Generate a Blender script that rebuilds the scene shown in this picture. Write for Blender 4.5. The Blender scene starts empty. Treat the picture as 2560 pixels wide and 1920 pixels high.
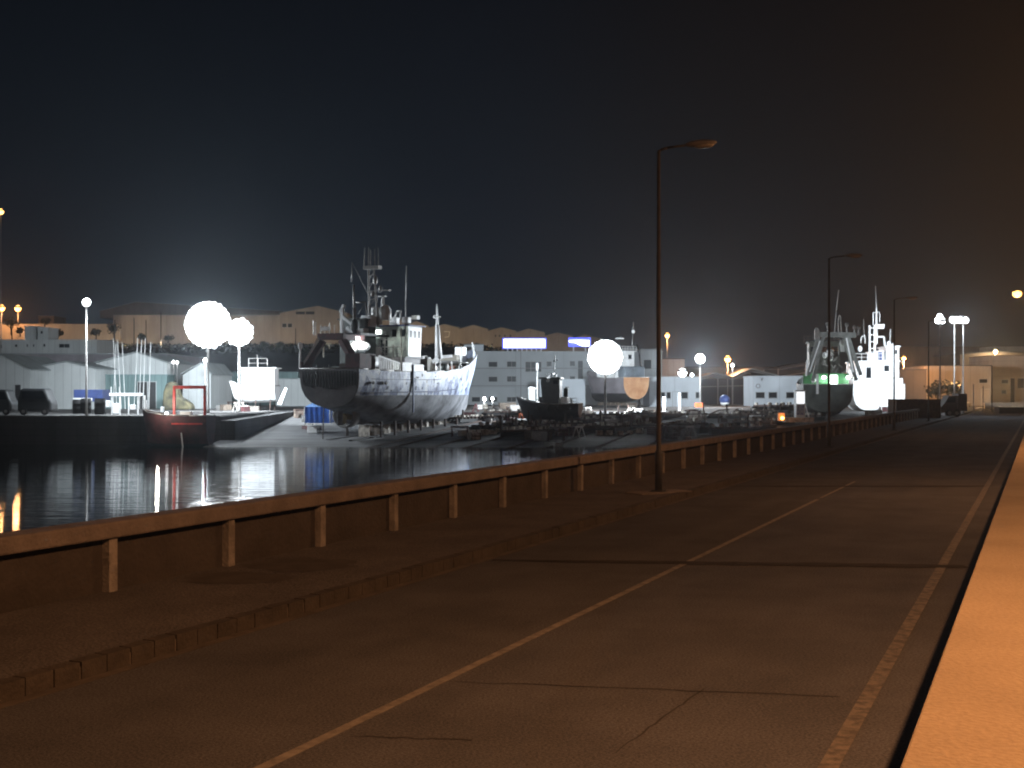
import bpy, bmesh, math, random
from mathutils import Vector, Matrix
R = math.radians
rnd = random.Random(7)
scene = bpy.context.scene
COL = scene.collection

# ---------------------------------------------------------------- camera / measuring
F = 3000.0                      # focal length in source pixels (2560 x 1920)
CH = 2.9                        # eye height above the road
HY = 980.0                      # horizon row
cam = bpy.data.cameras.new('camera'); camo = bpy.data.objects.new('camera', cam); COL.objects.link(camo)
cam.sensor_width = 36.0; cam.lens = 36.0*F/2560.0
cam.shift_y = (HY-960.0)/2560.0
cam.clip_start = 0.1; cam.clip_end = 6000
camo.location = (0, 0, CH); camo.rotation_euler = (R(90), 0, 0)
scene.camera = camo
def W(px, py, Y): return Vector(((px-1280)/F*Y, Y, CH-(py-HY)/F*Y))
def WX(px, Y): return (px-1280)/F*Y
def WZ(py, Y): return CH-(py-HY)/F*Y
TH = R(23.75); DX, DY = math.sin(TH), math.cos(TH)
def RD(t, l, z=0.0): return Vector((t*DX-l*DY, t*DY+l*DX, z))     # t metres along the road, l metres to its left

# ---------------------------------------------------------------- render / world
scene.view_settings.view_transform = 'Standard'; scene.view_settings.look = 'None'
scene.view_settings.exposure = 0; scene.view_settings.gamma = 1
scene.cycles.use_denoising = True
scene.cycles.max_bounces = 6; scene.cycles.sample_clamp_indirect = 3
scene.cycles.pixel_filter_type = 'BLACKMAN_HARRIS'; scene.cycles.filter_width = 2.0
world = bpy.data.worlds.new('World'); scene.world = world; world.use_nodes = True
nt = world.node_tree; nt.nodes.clear()
out = nt.nodes.new('ShaderNodeOutputWorld')
sky = nt.nodes.new('ShaderNodeTexSky'); sky.sky_type = 'NISHITA'; sky.sun_disc = False
sky.sun_elevation = R(-8); sky.sun_rotation = R(200); sky.air_density = 1.0
bg1 = nt.nodes.new('ShaderNodeBackground'); bg1.inputs[1].default_value = 0.05
nt.links.new(sky.outputs[0], bg1.inputs[0])
# town glow of the night air: bluish over the yard, warm over the road lamps
tc = nt.nodes.new('ShaderNodeTexCoord'); sp = nt.nodes.new('ShaderNodeSeparateXYZ')
nt.links.new(tc.outputs['Generated'], sp.inputs[0])
cr = nt.nodes.new('ShaderNodeValToRGB'); cr.color_ramp.interpolation = 'EASE'
mr = nt.nodes.new('ShaderNodeMapRange'); mr.inputs[1].default_value = -0.45; mr.inputs[2].default_value = 0.45
nt.links.new(sp.outputs[0], mr.inputs[0]); nt.links.new(mr.outputs[0], cr.inputs[0])
e = cr.color_ramp.elements
e[0].position = 0.05; e[0].color = (0.0050, 0.0078, 0.0125, 1)
e[1].position = 1.0; e[1].color = (0.0130, 0.0080, 0.0050, 1)
k = e.new(0.45); k.color = (0.0060, 0.0090, 0.0145, 1)
k = e.new(0.72); k.color = (0.0070, 0.0072, 0.0088, 1)
mz = nt.nodes.new('ShaderNodeMapRange'); mz.inputs[1].default_value = 0.0; mz.inputs[2].default_value = 0.33
mz.inputs[3].default_value = 1.25; mz.inputs[4].default_value = 0.48
nt.links.new(sp.outputs[2], mz.inputs[0])
bg2 = nt.nodes.new('ShaderNodeBackground'); nt.links.new(cr.outputs[0], bg2.inputs[0]); nt.links.new(mz.outputs[0], bg2.inputs[1])
ad = nt.nodes.new('ShaderNodeAddShader'); nt.links.new(bg1.outputs[0], ad.inputs[0]); nt.links.new(bg2.outputs[0], ad.inputs[1])
nt.links.new(ad.outputs[0], out.inputs[0])

# ---------------------------------------------------------------- materials
MATS = {}
def mat(name, col, rough=0.7, metal=0.0, var=0.25, scale=1.5, col2=None, bump=0.0, bscale=20, stretch=(1, 1, 1), spec=None, streak=0):
    """procedural: base colour mottled by noise, optional bump"""
    if name in MATS: return MATS[name]
    m = bpy.data.materials.new(name); m.use_nodes = True; n = m.node_tree; b = n.nodes['Principled BSDF']
    b.inputs['Roughness'].default_value = rough; b.inputs['Metallic'].default_value = metal
    if spec is not None: b.inputs['Specular IOR Level'].default_value = spec
    t = n.nodes.new('ShaderNodeTexCoord'); mp = n.nodes.new('ShaderNodeMapping'); n.links.new(t.outputs['Object'], mp.inputs[0])
    mp.inputs['Scale'].default_value = stretch
    no = n.nodes.new('ShaderNodeTexNoise'); no.inputs['Scale'].default_value = scale; no.inputs['Detail'].default_value = 7; no.inputs['Roughness'].default_value = 0.62
    n.links.new(mp.outputs[0], no.inputs['Vector'])
    c = n.nodes.new('ShaderNodeValToRGB'); n.links.new(no.outputs[0], c.inputs[0])
    c2 = col2 if col2 else tuple(x*(1-var) for x in col)
    c.color_ramp.elements[0].position = 0.35; c.color_ramp.elements[0].color = (*c2, 1)
    c.color_ramp.elements[1].position = 0.62; c.color_ramp.elements[1].color = (*col, 1)
    n.links.new(c.outputs[0], b.inputs['Base Color'])
    if bump:
        n2 = n.nodes.new('ShaderNodeTexNoise'); n2.inputs['Scale'].default_value = bscale; n2.inputs['Detail'].default_value = 5
        n.links.new(mp.outputs[0], n2.inputs['Vector'])
        bu = n.nodes.new('ShaderNodeBump'); bu.inputs['Strength'].default_value = bump; bu.inputs['Distance'].default_value = 0.05
        n.links.new(n2.outputs[0], bu.inputs['Height']); n.links.new(bu.outputs[0], b.inputs['Normal'])
    MATS[name] = m; return m
def emat(name, col, strength):
    if name in MATS: return MATS[name]
    m = bpy.data.materials.new(name); m.use_nodes = True; b = m.node_tree.nodes['Principled BSDF']
    b.inputs['Base Color'].default_value = (*col, 1); b.inputs['Emission Color'].default_value = (*col, 1); b.inputs['Emission Strength'].default_value = strength
    m.cycles.emission_sampling = 'NONE'
    MATS[name] = m; return m
def wall_mat(name, col, rough=0.8, panel=(3.0, 1.2), var=0.2):
    """rendered wall / sheet cladding: panel joints, dirt, rain streaks"""
    if name in MATS: return MATS[name]
    m = mat(name, col, rough, var=var, scale=0.35, bump=0.15, bscale=6, stretch=(1, 1, 0.35)); n = m.node_tree; b = n.nodes['Principled BSDF']
    t = n.nodes.new('ShaderNodeTexCoord'); s = n.nodes.new('ShaderNodeSeparateXYZ'); n.links.new(t.outputs['Object'], s.inputs[0])
    cmb = n.nodes.new('ShaderNodeCombineXYZ'); a = n.nodes.new('ShaderNodeMath'); a.operation = 'ADD'
    n.links.new(s.outputs[0], a.inputs[0]); n.links.new(s.outputs[1], a.inputs[1]); n.links.new(a.outputs[0], cmb.inputs[0]); n.links.new(s.outputs[2], cmb.inputs[1])
    br = n.nodes.new('ShaderNodeTexBrick'); br.offset = 0; br.inputs['Scale'].default_value = 1; br.inputs['Brick Width'].default_value = panel[0]; br.inputs['Row Height'].default_value = panel[1]
    br.inputs['Mortar Size'].default_value = 0.035; br.inputs['Mortar Smooth'].default_value = 0.3
    br.inputs['Color1'].default_value = (1, 1, 1, 1); br.inputs['Color2'].default_value = (0.9, 0.9, 0.9, 1); br.inputs['Mortar'].default_value = (0.6, 0.6, 0.6, 1)
    n.links.new(cmb.outputs[0], br.inputs['Vector'])
    mx = n.nodes.new('ShaderNodeMixRGB'); mx.blend_type = 'MULTIPLY'; mx.inputs[0].default_value = 1
    src = b.inputs['Base Color'].links[0].from_socket
    n.links.new(src, mx.inputs[1]); n.links.new(br.outputs['Color'], mx.inputs[2]); n.links.new(mx.outputs[0], b.inputs['Base Color'])
    return m

M_asph = mat('asphalt', (0.102, 0.105, 0.118), 0.95, var=0.25, scale=0.55, bump=0.35, bscale=60, spec=0.08)
def grain(m, scale, lo, hi, wear=0.0):
    n = m.node_tree; b = n.nodes['Principled BSDF']; t = n.nodes.new('ShaderNodeTexCoord'); src = b.inputs['Base Color'].links[0].from_socket
    def mult(src, fac_socket, a, c, p0=.35, p1=.65):
        r_ = n.nodes.new('ShaderNodeValToRGB'); r_.color_ramp.elements[0].position = p0; r_.color_ramp.elements[1].position = p1
        r_.color_ramp.elements[0].color = (a,a,a,1); r_.color_ramp.elements[1].color = (c,c,c,1); n.links.new(fac_socket, r_.inputs[0])
        mx = n.nodes.new('ShaderNodeMixRGB'); mx.blend_type = 'MULTIPLY'; mx.inputs[0].default_value = 1; n.links.new(src, mx.inputs[1]); n.links.new(r_.outputs[0], mx.inputs[2]); return mx.outputs[0]
    no = n.nodes.new('ShaderNodeTexNoise'); no.inputs['Scale'].default_value = scale; no.inputs['Detail'].default_value = 3; n.links.new(t.outputs['Object'], no.inputs['Vector'])
    src = mult(src, no.outputs[0], lo, hi)
    if wear:
        r0 = n.nodes.new('ShaderNodeMapping'); r0.inputs['Rotation'].default_value = (0,0,TH); n.links.new(t.outputs['Object'], r0.inputs[0])
        mp = n.nodes.new('ShaderNodeMapping'); mp.inputs['Scale'].default_value = (1.0,.045,1); n.links.new(r0.outputs[0], mp.inputs[0])
        n2 = n.nodes.new('ShaderNodeTexNoise'); n2.inputs['Scale'].default_value = 1.3; n2.inputs['Detail'].default_value = 4; n.links.new(mp.outputs[0], n2.inputs['Vector'])
        src = mult(src, n2.outputs[0], 1-wear, 1+wear*.5)
    n.links.new(src, b.inputs['Base Color'])
grain(M_asph, 38, .74, 1.45, .08)
M_asph2 = mat('crack_and_shadow_dark', (0.060, 0.057, 0.057), 0.95, var=0.3, scale=3, spec=0.05)  # dark tone shared by road cracks and the painted shadow strips
M_conc = mat('walkway_concrete', (0.42, 0.34, 0.24), 0.9, var=0.16, scale=0.7, bump=0.35, bscale=30, stretch=(1, 1, 1), spec=0.2)
M_pave = mat('pavement_concrete', (0.14, 0.135, 0.14), 0.9, var=0.25, scale=0.8, bump=0.5, bscale=25, spec=0.2)
grain(M_conc, 30, .9, 1.06); grain(M_pave, 34, .72, 1.25)
M_kerb = mat('kerb_stone', (0.075, 0.066, 0.060), 0.85, var=0.4, scale=1.8, bump=0.4, bscale=20)
M_mortar = mat('kerb_mortar', (0.22, 0.19, 0.17), 0.9, var=0.4, scale=4)
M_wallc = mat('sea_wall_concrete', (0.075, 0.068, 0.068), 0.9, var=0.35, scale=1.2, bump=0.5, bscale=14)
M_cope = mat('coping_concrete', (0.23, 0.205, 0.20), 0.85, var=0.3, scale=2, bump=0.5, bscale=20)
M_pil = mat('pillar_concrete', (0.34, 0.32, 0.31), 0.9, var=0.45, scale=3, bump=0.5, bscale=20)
M_paint = mat('road_paint', (0.27, 0.25, 0.23), 0.85, scale=6, col2=(0.15, 0.14, 0.135), spec=0.1)
def worn_paint():
    m = bpy.data.materials.new('worn_road_paint'); m.use_nodes = True; n = m.node_tree; b = n.nodes['Principled BSDF']
    t = n.nodes.new('ShaderNodeTexCoord'); no = n.nodes.new('ShaderNodeTexNoise'); no.inputs['Scale'].default_value = 7; no.inputs['Detail'].default_value = 8; no.inputs['Roughness'].default_value = 0.7
    n.links.new(t.outputs['Object'], no.inputs['Vector'])
    c = n.nodes.new('ShaderNodeValToRGB'); c.color_ramp.elements[0].position = 0.40; c.color_ramp.elements[0].color = (0.07, 0.064, 0.06, 1)
    c.color_ramp.elements[1].position = 0.60; c.color_ramp.elements[1].color = (0.19, 0.165, 0.14, 1)
    n.links.new(no.outputs[0], c.inputs[0]); n.links.new(c.outputs[0], b.inputs['Base Color']); b.inputs['Roughness'].default_value = 0.85
    return m
M_worn = worn_paint()
M_metal = mat('galvanised_steel', (0.30, 0.29, 0.28), 0.5, 0.5, var=0.3, scale=4)
M_dmetal = mat('dark_steel', (0.035, 0.035, 0.037), 0.6, 0.3, var=0.4, scale=3)
M_rust = mat('rusty_steel', (0.075, 0.045, 0.035), 0.85, 0.1, col2=(0.025, 0.02, 0.019), scale=2.5, bump=0.4, bscale=12)
M_wood = mat('weathered_timber', (0.14, 0.11, 0.085), 0.9, col2=(0.05, 0.04, 0.033), scale=3, bump=0.4, bscale=15)
M_block = mat('pale_block', (0.58, 0.54, 0.48), 0.9, col2=(0.15, 0.135, 0.12), scale=2.5, bump=0.3)
M_slip = mat('slipway_concrete', (0.10, 0.10, 0.10), 0.8, col2=(0.018, 0.018, 0.02), scale=0.25, bump=0.4, bscale=3, stretch=(0.5, 2.2, 1))
M_yard = mat('yard_dirt', (0.12, 0.10, 0.085), 0.9, col2=(0.05, 0.043, 0.038), scale=0.12, bump=0.5, bscale=3)
M_quay = wall_mat('quay_stone', (0.07, 0.07, 0.07), 0.9, (2.0, 0.6), 0.45)
M_hill = mat('hill_soil', (0.030, 0.032, 0.036), 1.0, var=0.5, scale=0.1, bump=0.6, bscale=0.8)
M_white = mat('white_paint', (0.78, 0.79, 0.80), 0.5, col2=(0.52, 0.52, 0.50), scale=1.1)
M_white2 = mat('clean_white_paint', (0.82, 0.83, 0.84), 0.45, var=0.12, scale=1.2)
M_red = mat('red_paint', (0.62, 0.055, 0.05), 0.5, col2=(0.36, 0.04, 0.035), scale=2)
M_dred = mat('dark_red_paint', (0.085, 0.022, 0.024), 0.7, col2=(0.035, 0.014, 0.016), scale=1.5)
M_orange = mat('orange_paint', (0.70, 0.15, 0.05), 0.6, var=0.3, scale=3)
M_blue = mat('blue_sheet', (0.03, 0.14, 0.55), 0.55, col2=(0.02, 0.08, 0.36), scale=1.6)
M_dblue = mat('dull_blue_paint', (0.035, 0.06, 0.19), 0.6, var=0.4, scale=1.5)
M_green = mat('green_paint', (0.05, 0.22, 0.08), 0.55, col2=(0.03, 0.10, 0.045), scale=1)
M_dgreen = mat('dark_green_hull_paint', (0.10, 0.118, 0.112), 0.55, var=0.4, scale=0.9, bump=0.2, bscale=4)
M_black = mat('black_rubber', (0.018, 0.018, 0.02), 0.7, var=0.3, scale=3)
M_glass = mat('dark_glass', (0.012, 0.016, 0.02), 0.12, var=0.1)
M_glass2 = mat('office_glass', (0.012, 0.016, 0.019), 0.3, var=0.4, scale=0.8, spec=0.15)
M_frame = mat('window_frame', (0.35, 0.36, 0.36), 0.5, var=0.1)
M_tarp = mat('grey_tarpaulin', (0.26, 0.24, 0.20), 0.7, var=0.4, scale=1)
M_tan = mat('orange_tan', (0.62, 0.36, 0.20), 0.65, col2=(0.46, 0.22, 0.11), scale=0.7)
M_greyh = mat('grey_hull_paint', (0.19, 0.175, 0.19), 0.6, var=0.3, scale=0.6)
M_brown = mat('brown_netting', (0.09, 0.055, 0.04), 0.95, var=0.5, scale=4, bump=0.6, bscale=20)
M_leaf = mat('dark_leaves', (0.035, 0.04, 0.022), 0.8, var=0.5, scale=1)
M_bark = mat('bark', (0.06, 0.045, 0.035), 0.9, var=0.4, scale=4)
M_bldA = wall_mat('warehouse_cladding_grey', (0.40, 0.42, 0.42), 0.75, (1.1, 30), 0.18)
M_bldO = wall_mat('office_render', (0.42, 0.45, 0.47), 0.85, (9.0, 3.4), 0.12)
M_bldW = wall_mat('white_rendered_wall', (0.62, 0.67, 0.72), 0.85, (6, 5), 0.15)
M_bldT = wall_mat('teal_cladding', (0.13, 0.20, 0.20), 0.7, (0.9, 30), 0.25)
M_bldB = wall_mat('beige_hillside_cladding', (0.36, 0.31, 0.25), 0.85, (2.4, 30), 0.22)
M_bldD = wall_mat('brown_cladding', (0.15, 0.115, 0.09), 0.85, (2.2, 30), 0.25)
M_bldC = wall_mat('cream_wall', (0.50, 0.44, 0.36), 0.85, (5, 3), 0.2)
M_roof = mat('roof_sheet', (0.20, 0.22, 0.22), 0.7, var=0.3, scale=0.3, stretch=(1, 4, 1))
M_roofd = mat('dark_roof_sheet', (0.045, 0.045, 0.05), 0.8, var=0.3, scale=0.3)
E_white = emat('floodlight_glow', (0.93, 0.97, 1.0), 16); E_glare = emat('glare_rim_glow', (0.90, 0.95, 1.0), 2.2); E_glare2 = emat('weak_glare_rim_glow', (0.85, 0.92, 1.0), 0.55)  # the two weaker glows imitate glare around the floodlights
E_whites = emat('small_lamp_glow', (0.95, 0.98, 1.0), 14)
E_sod = emat('sodium_lamp_glow', (1.0, 0.50, 0.13), 6)
E_cold = emat('cabin_and_locker_glow', (0.90, 0.98, 0.92), 6)
E_sign = emat('lit_sign_white', (0.82, 0.86, 1.0), 3.2)
E_signb = emat('lit_sign_blue', (0.10, 0.13, 0.85), 1.6)

def hull_mat():
    m = bpy.data.materials.new('patched_blue_white_hull'); m.use_nodes = True; n = m.node_tree; b = n.nodes['Principled BSDF']
    b.inputs['Roughness'].default_value = 0.55
    t = n.nodes.new('ShaderNodeTexCoord'); mp = n.nodes.new('ShaderNodeMapping'); n.links.new(t.outputs['Object'], mp.inputs[0]); mp.inputs['Scale'].default_value = (1.25, 0.9, 0.8)
    v = n.nodes.new('ShaderNodeTexVoronoi'); v.inputs['Scale'].default_value = 1.1; n.links.new(mp.outputs[0], v.inputs['Vector'])
    no = n.nodes.new('ShaderNodeTexNoise'); no.inputs['Scale'].default_value = 1.3; no.inputs['Detail'].default_value = 8; no.inputs['Roughness'].default_value = 0.7; n.links.new(mp.outputs[0], no.inputs['Vector'])
    ad = n.nodes.new('ShaderNodeMath'); ad.operation = 'ADD'; s = n.nodes.new('ShaderNodeSeparateColor'); n.links.new(v.outputs['Color'], s.inputs[0])
    ml = n.nodes.new('ShaderNodeMath'); ml.operation = 'MULTIPLY'; ml.inputs[1].default_value = 0.28; n.links.new(s.outputs[0], ml.inputs[0])
    n.links.new(ml.outputs[0], ad.inputs[0]); n.links.new(no.outputs[0], ad.inputs[1])
    c = n.nodes.new('ShaderNodeValToRGB'); n.links.new(ad.outputs[0], c.inputs[0]); el = c.color_ramp.elements
    el[0].position = 0.42; el[0].color = (0.05, 0.065, 0.13, 1); el[1].position = 0.84; el[1].color = (0.70, 0.74, 0.80, 1)
    q = el.new(0.54); q.color = (0.17, 0.22, 0.40, 1); q = el.new(0.68); q.color = (0.50, 0.57, 0.70, 1)
    n.links.new(c.outputs[0], b.inputs['Base Color']); return m
M_hull = hull_mat()
M_boot = mat('scraped_underwater_paint', (0.30, 0.31, 0.34), 0.75, col2=(0.05, 0.053, 0.06), scale=0.45, bump=0.3, bscale=4)

def water_mat():
    m = bpy.data.materials.new('harbour_water'); m.use_nodes = True; n = m.node_tree; b = n.nodes['Principled BSDF']
    b.inputs['Base Color'].default_value = (0.006, 0.010, 0.012, 1); b.inputs['Roughness'].default_value = 0.03; b.inputs['IOR'].default_value = 1.33
    b.inputs['Specular IOR Level'].default_value = 0.5
    t = n.nodes.new('ShaderNodeTexCoord'); mp = n.nodes.new('ShaderNodeMapping'); n.links.new(t.outputs['Object'], mp.inputs[0]); mp.inputs['Scale'].default_value = (0.16, 1.9, 1)
    no = n.nodes.new('ShaderNodeTexNoise'); no.inputs['Scale'].default_value = 0.9; no.inputs['Detail'].default_value = 4; no.inputs['Roughness'].default_value = 0.55; n.links.new(mp.outputs[0], no.inputs['Vector'])
    bu = n.nodes.new('ShaderNodeBump'); bu.inputs['Strength'].default_value = 1.0; bu.inputs['Distance'].default_value = 0.016
    n.links.new(no.outputs[0], bu.inputs['Height']); n.links.new(bu.outputs[0], b.inputs['Normal'])
    return m
M_water = water_mat()

# ---------------------------------------------------------------- mesh building
class MB:
    def __init__(s): s.v = []; s.f = []
    def add(s, vs, fs):
        b = len(s.v); s.v += [tuple(v) for v in vs]; s.f += [tuple(b+i for i in f) for f in fs]; return s
    def box(s, x0, x1, y0, y1, z0, z1):
        return s.add([(x0,y0,z0),(x1,y0,z0),(x1,y1,z0),(x0,y1,z0),(x0,y0,z1),(x1,y0,z1),(x1,y1,z1),(x0,y1,z1)],
                     [(0,3,2,1),(4,5,6,7),(0,1,5,4),(1,2,6,5),(2,3,7,6),(3,0,4,7)])
    def tube(s, p0, p1, r0, r1=None, n=8, cap=True):
        p0, p1 = Vector(p0), Vector(p1); r1 = r0 if r1 is None else r1; d = p1-p0
        if d.length < 1e-6: return s
        d.normalize(); a = Vector((0,0,1)) if abs(d.z) < 0.9 else Vector((1,0,0)); u = d.cross(a).normalized(); w = d.cross(u)
        vs = []; 
        for p, r in ((p0,r0),(p1,r1)):
            for i in range(n):
                q = 2*math.pi*i/n+math.pi/n; vs.append(p+u*math.cos(q)*r+w*math.sin(q)*r)
        fs = [(i,(i+1)%n,n+(i+1)%n,n+i) for i in range(n)]
        if cap: fs += [tuple(range(n-1,-1,-1)), tuple(range(n,2*n))]
        return s.add(vs, fs)
    def bar(s, p0, p1, w, h=None):   # rectangular bar
        p0, p1 = Vector(p0), Vector(p1); h = h or w; d = (p1-p0).normalized(); a = Vector((0,0,1)) if abs(d.z) < 0.95 else Vector((1,0,0))
        u = d.cross(a).normalized()*w/2; v = d.cross(u.normalized()).normalized()*h/2
        vs = [p+q for p in (p0,p1) for q in (-u-v, u-v, u+v, -u+v)]
        return s.add(vs, [(3,2,1,0),(4,5,6,7),(0,1,5,4),(1,2,6,5),(2,3,7,6),(3,0,4,7)])
    def path(s, pts, r, n=6):
        for a, b in zip(pts, pts[1:]): s.tube(a, b, r, n=n)
        return s
    def prism(s, poly, y0, y1):      # polygon in (x,z), extruded in y
        n = len(poly); vs = [(x,y0,z) for x,z in poly]+[(x,y1,z) for x,z in poly]
        return s.add(vs, [tuple(range(n)), tuple(range(2*n-1,n-1,-1))]+[((i+1)%n,i,n+i,n+(i+1)%n) for i in range(n)])
    def prismx(s, poly, x0, x1):     # polygon in (y,z), extruded in x
        n = len(poly); vs = [(x0,y,z) for y,z in poly]+[(x1,y,z) for y,z in poly]
        return s.add(vs, [tuple(range(n-1,-1,-1)), tuple(range(n,2*n))]+[(i,(i+1)%n,n+(i+1)%n,n+i) for i in range(n)])
    def plate(s, poly, z0, z1):      # polygon in (x,y), extruded in z
        n = len(poly); vs = [(x,y,z0) for x,y in poly]+[(x,y,z1) for x,y in poly]
        return s.add(vs, [tuple(range(n-1,-1,-1)), tuple(range(n,2*n))]+[(i,(i+1)%n,n+(i+1)%n,n+i) for i in range(n)])
    def lathe(s, c, prof, n=12):     # prof: (r,z)
        c = Vector(c); vs = []
        for r, z in prof:
            for i in range(n): q = 2*math.pi*i/n; vs.append((c.x+r*math.cos(q), c.y+r*math.sin(q), c.z+z))
        fs = [(j*n+i, j*n+(i+1)%n, (j+1)*n+(i+1)%n, (j+1)*n+i) for j in range(len(prof)-1) for i in range(n)]
        fs += [tuple(range(n-1,-1,-1)), tuple(range((len(prof)-1)*n, len(prof)*n))]
        return s.add(vs, fs)
    def ball(s, c, r, n=10, m=7, sc=(1,1,1)):
        c = Vector(c); vs = [(c.x,c.y,c.z-r*sc[2])]
        for j in range(1,m):
            a = math.pi*j/m
            for i in range(n): q = 2*math.pi*i/n; vs.append((c.x+r*sc[0]*math.sin(a)*math.cos(q), c.y+r*sc[1]*math.sin(a)*math.sin(q), c.z-r*sc[2]*math.cos(a)))
        vs.append((c.x,c.y,c.z+r*sc[2])); L = len(vs)-1
        fs = [(0,1+(i+1)%n,1+i) for i in range(n)]
        fs += [(1+(j-1)*n+i, 1+(j-1)*n+(i+1)%n, 1+j*n+(i+1)%n, 1+j*n+i) for j in range(1,m-1) for i in range(n)]
        fs += [(1+(m-2)*n+i, 1+(m-2)*n+(i+1)%n, L) for i in range(n)]
        return s.add(vs, fs)
    def build(s, name, m, parent=None, smooth=False, bevel=0.0):
        me = bpy.data.meshes.new(name); me.from_pydata(s.v, [], s.f); me.update()
        bm = bmesh.new(); bm.from_mesh(me); bmesh.ops.recalc_face_normals(bm, faces=bm.faces); bm.to_mesh(me); bm.free()
        if smooth:
            for p in me.polygons: p.use_smooth = True
        me.materials.append(m)
        o = bpy.data.objects.new(name, me); COL.objects.link(o)
        if parent is not None: o.parent = parent
        if bevel:
            md = o.modifiers.new('bevel', 'BEVEL'); md.width = bevel; md.segments = 2; md.limit_method = 'ANGLE'
        return o
def tag(o, label=None, cat=None, group=None, kind=None):
    if label: o['label'] = label
    if cat: o['category'] = cat
    if group: o['group'] = group
    if kind: o['kind'] = kind
    return o
def thing(name, label, cat, loc=(0,0,0), rz=0, group=None):
    o = bpy.data.objects.new(name, None); COL.objects.link(o); o.location = loc; o.rotation_euler = (0,0,rz); o.empty_display_size = 0.3
    return tag(o, label, cat, group)
def struct(name, mb, m): return tag(mb.build(name, m), kind='structure')
def copy_tree(o, parent=None):
    c = o.copy(); COL.objects.link(c)
    if parent is not None: c.parent = parent
    for ch in [x for x in bpy.data.objects if x.parent == o]: copy_tree(ch, c)
    return c
def again(src, label, loc, rz=0, sc=None, group=None):
    c = copy_tree(src); c['label'] = label; c.location = loc; c.rotation_euler = (0,0,rz)
    if sc: c.scale = (sc,sc,sc) if not isinstance(sc, tuple) else sc
    if group: c['group'] = group
    return c
def light(kind, parent, loc, power, col, size=0.3, aim=None, cone=120, blend=0.5):
    l = bpy.data.lights.new('lamp_light', kind); l.energy = power; l.color = col
    l.shadow_soft_size = size
    if kind == 'SPOT': l.spot_size = R(cone); l.spot_blend = blend
    o = bpy.data.objects.new('lamp_light', l); COL.objects.link(o); o.location = loc
    if aim is not None: o.rotation_euler = Vector(aim).to_track_quat('-Z', 'Y').to_euler()
    if parent is not None: o.parent = parent
    return o
COLD = (0.84, 0.93, 1.0); SOD = (1.0, 0.43, 0.165)

# ================================================================ SETTING
WL = -2.0
struct('ground', MB().add([(-3000,-3000,-5),(3000,-3000,-5),(3000,3000,-5),(-3000,3000,-5)], [(0,1,2,3)]), M_hill)
struct('water', MB().add([(-1500,-600,WL),(1500,-600,WL),(1500,260,WL),(-1500,260,WL)], [(0,1,2,3)]), M_water)
def strip(mb, l0, l1, t0, t1, z0, z1):
    return mb.plate([tuple(RD(t0,l1)[:2]), tuple(RD(t0,l0)[:2]), tuple(RD(t1,l0)[:2]), tuple(RD(t1,l1)[:2])], z0, z1)
T0, T1 = -40, 235
struct('road', strip(MB(), 0.55, 8.86, T0, T1, -5.0, 0.0), M_asph)
struct('pavement', strip(MB(), 9.0, 12.25, T0, T1, -5.0, 0.165), M_pave)
kb = strip(MB(), 8.862, 8.998, T0, T1, -4.0, 0.13); struct('kerb_bedding', kb, M_mortar)
kb = MB(); t = -6.0
while t < 120:
    kb_w = 0.365; dz = rnd.uniform(-0.006, 0.006)
    strip(kb, 8.845+rnd.uniform(-.004,.004), 9.015, t, t+kb_w-rnd.choice([0.012, 0.016, 0.03]), -0.3, 0.18+dz); t += kb_w
strip(kb, 8.845, 9.015, 120, T1, -0.3, 0.18)
struct('kerb', kb, M_kerb)
struct('gutter', strip(MB(), 8.70, 8.835, T0, T1, 0.001, 0.006), mat('gutter_concrete', (0.11, 0.095, 0.085), 0.85, var=0.45, scale=2.5))
struct('road_marking_centre', strip(strip(MB(), 5.44, 5.545, T0, 33, 0.002, 0.006), 5.45, 5.53, 33.4, 40, 0.002, 0.006), M_paint)
struct('road_marking_edge', strip(MB(), 1.42, 1.57, T0, T1, 0.002, 0.006), M_worn)
def GR(px, py, h=CH): Y = F*h/(py-HY); return Vector((WX(px, Y), Y))
def shadow_crack_strip(mb, pts, w, z=0.006):
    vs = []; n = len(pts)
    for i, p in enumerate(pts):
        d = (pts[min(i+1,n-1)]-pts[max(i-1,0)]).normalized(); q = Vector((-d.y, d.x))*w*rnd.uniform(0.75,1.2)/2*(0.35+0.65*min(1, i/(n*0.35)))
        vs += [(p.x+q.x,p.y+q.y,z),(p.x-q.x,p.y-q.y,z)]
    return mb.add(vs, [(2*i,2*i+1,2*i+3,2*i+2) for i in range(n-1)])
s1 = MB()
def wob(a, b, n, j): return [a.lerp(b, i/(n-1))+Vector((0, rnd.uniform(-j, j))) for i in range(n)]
shadow_crack_strip(s1, wob(GR(1230,1401), GR(2415,1417), 26, 0.02), 0.36, 0.0085)
shadow_crack_strip(s1, wob(GR(1780,1216), GR(2462,1216), 18, 0.03), 0.40, 0.0085)
struct('painted_shadow_strip', s1, M_asph2)  # shadows crossing the road, laid on as dark strips
s2 = MB()
for a, b in (((1540,1880),(1760,1722)), ((1010,1700),(2100,1742)), ((880,1840),(1180,1850))):
    shadow_crack_strip(s2, wob(GR(*a), GR(*b), 16, 0.03), 0.022, 0.0045)
struct('road_crack', s2, M_asph2)
s3 = MB()
for (px, py, a, b) in ((590,1445,0.75,0.30),(755,1412,0.85,0.35)):
    g = GR(px, py, CH-0.165); n = 22
    s3.add([(g.x+a*math.cos(i*6.283/n)*rnd.uniform(.8,1.15), g.y+b*math.sin(i*6.283/n)*rnd.uniform(.8,1.15)*2.2, 0.169) for i in range(n)], [tuple(range(n))])
struct('pavement_stain', s3, mat('oil_stain', (0.085, 0.078, 0.075), 0.85, var=0.3, scale=3))

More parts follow.
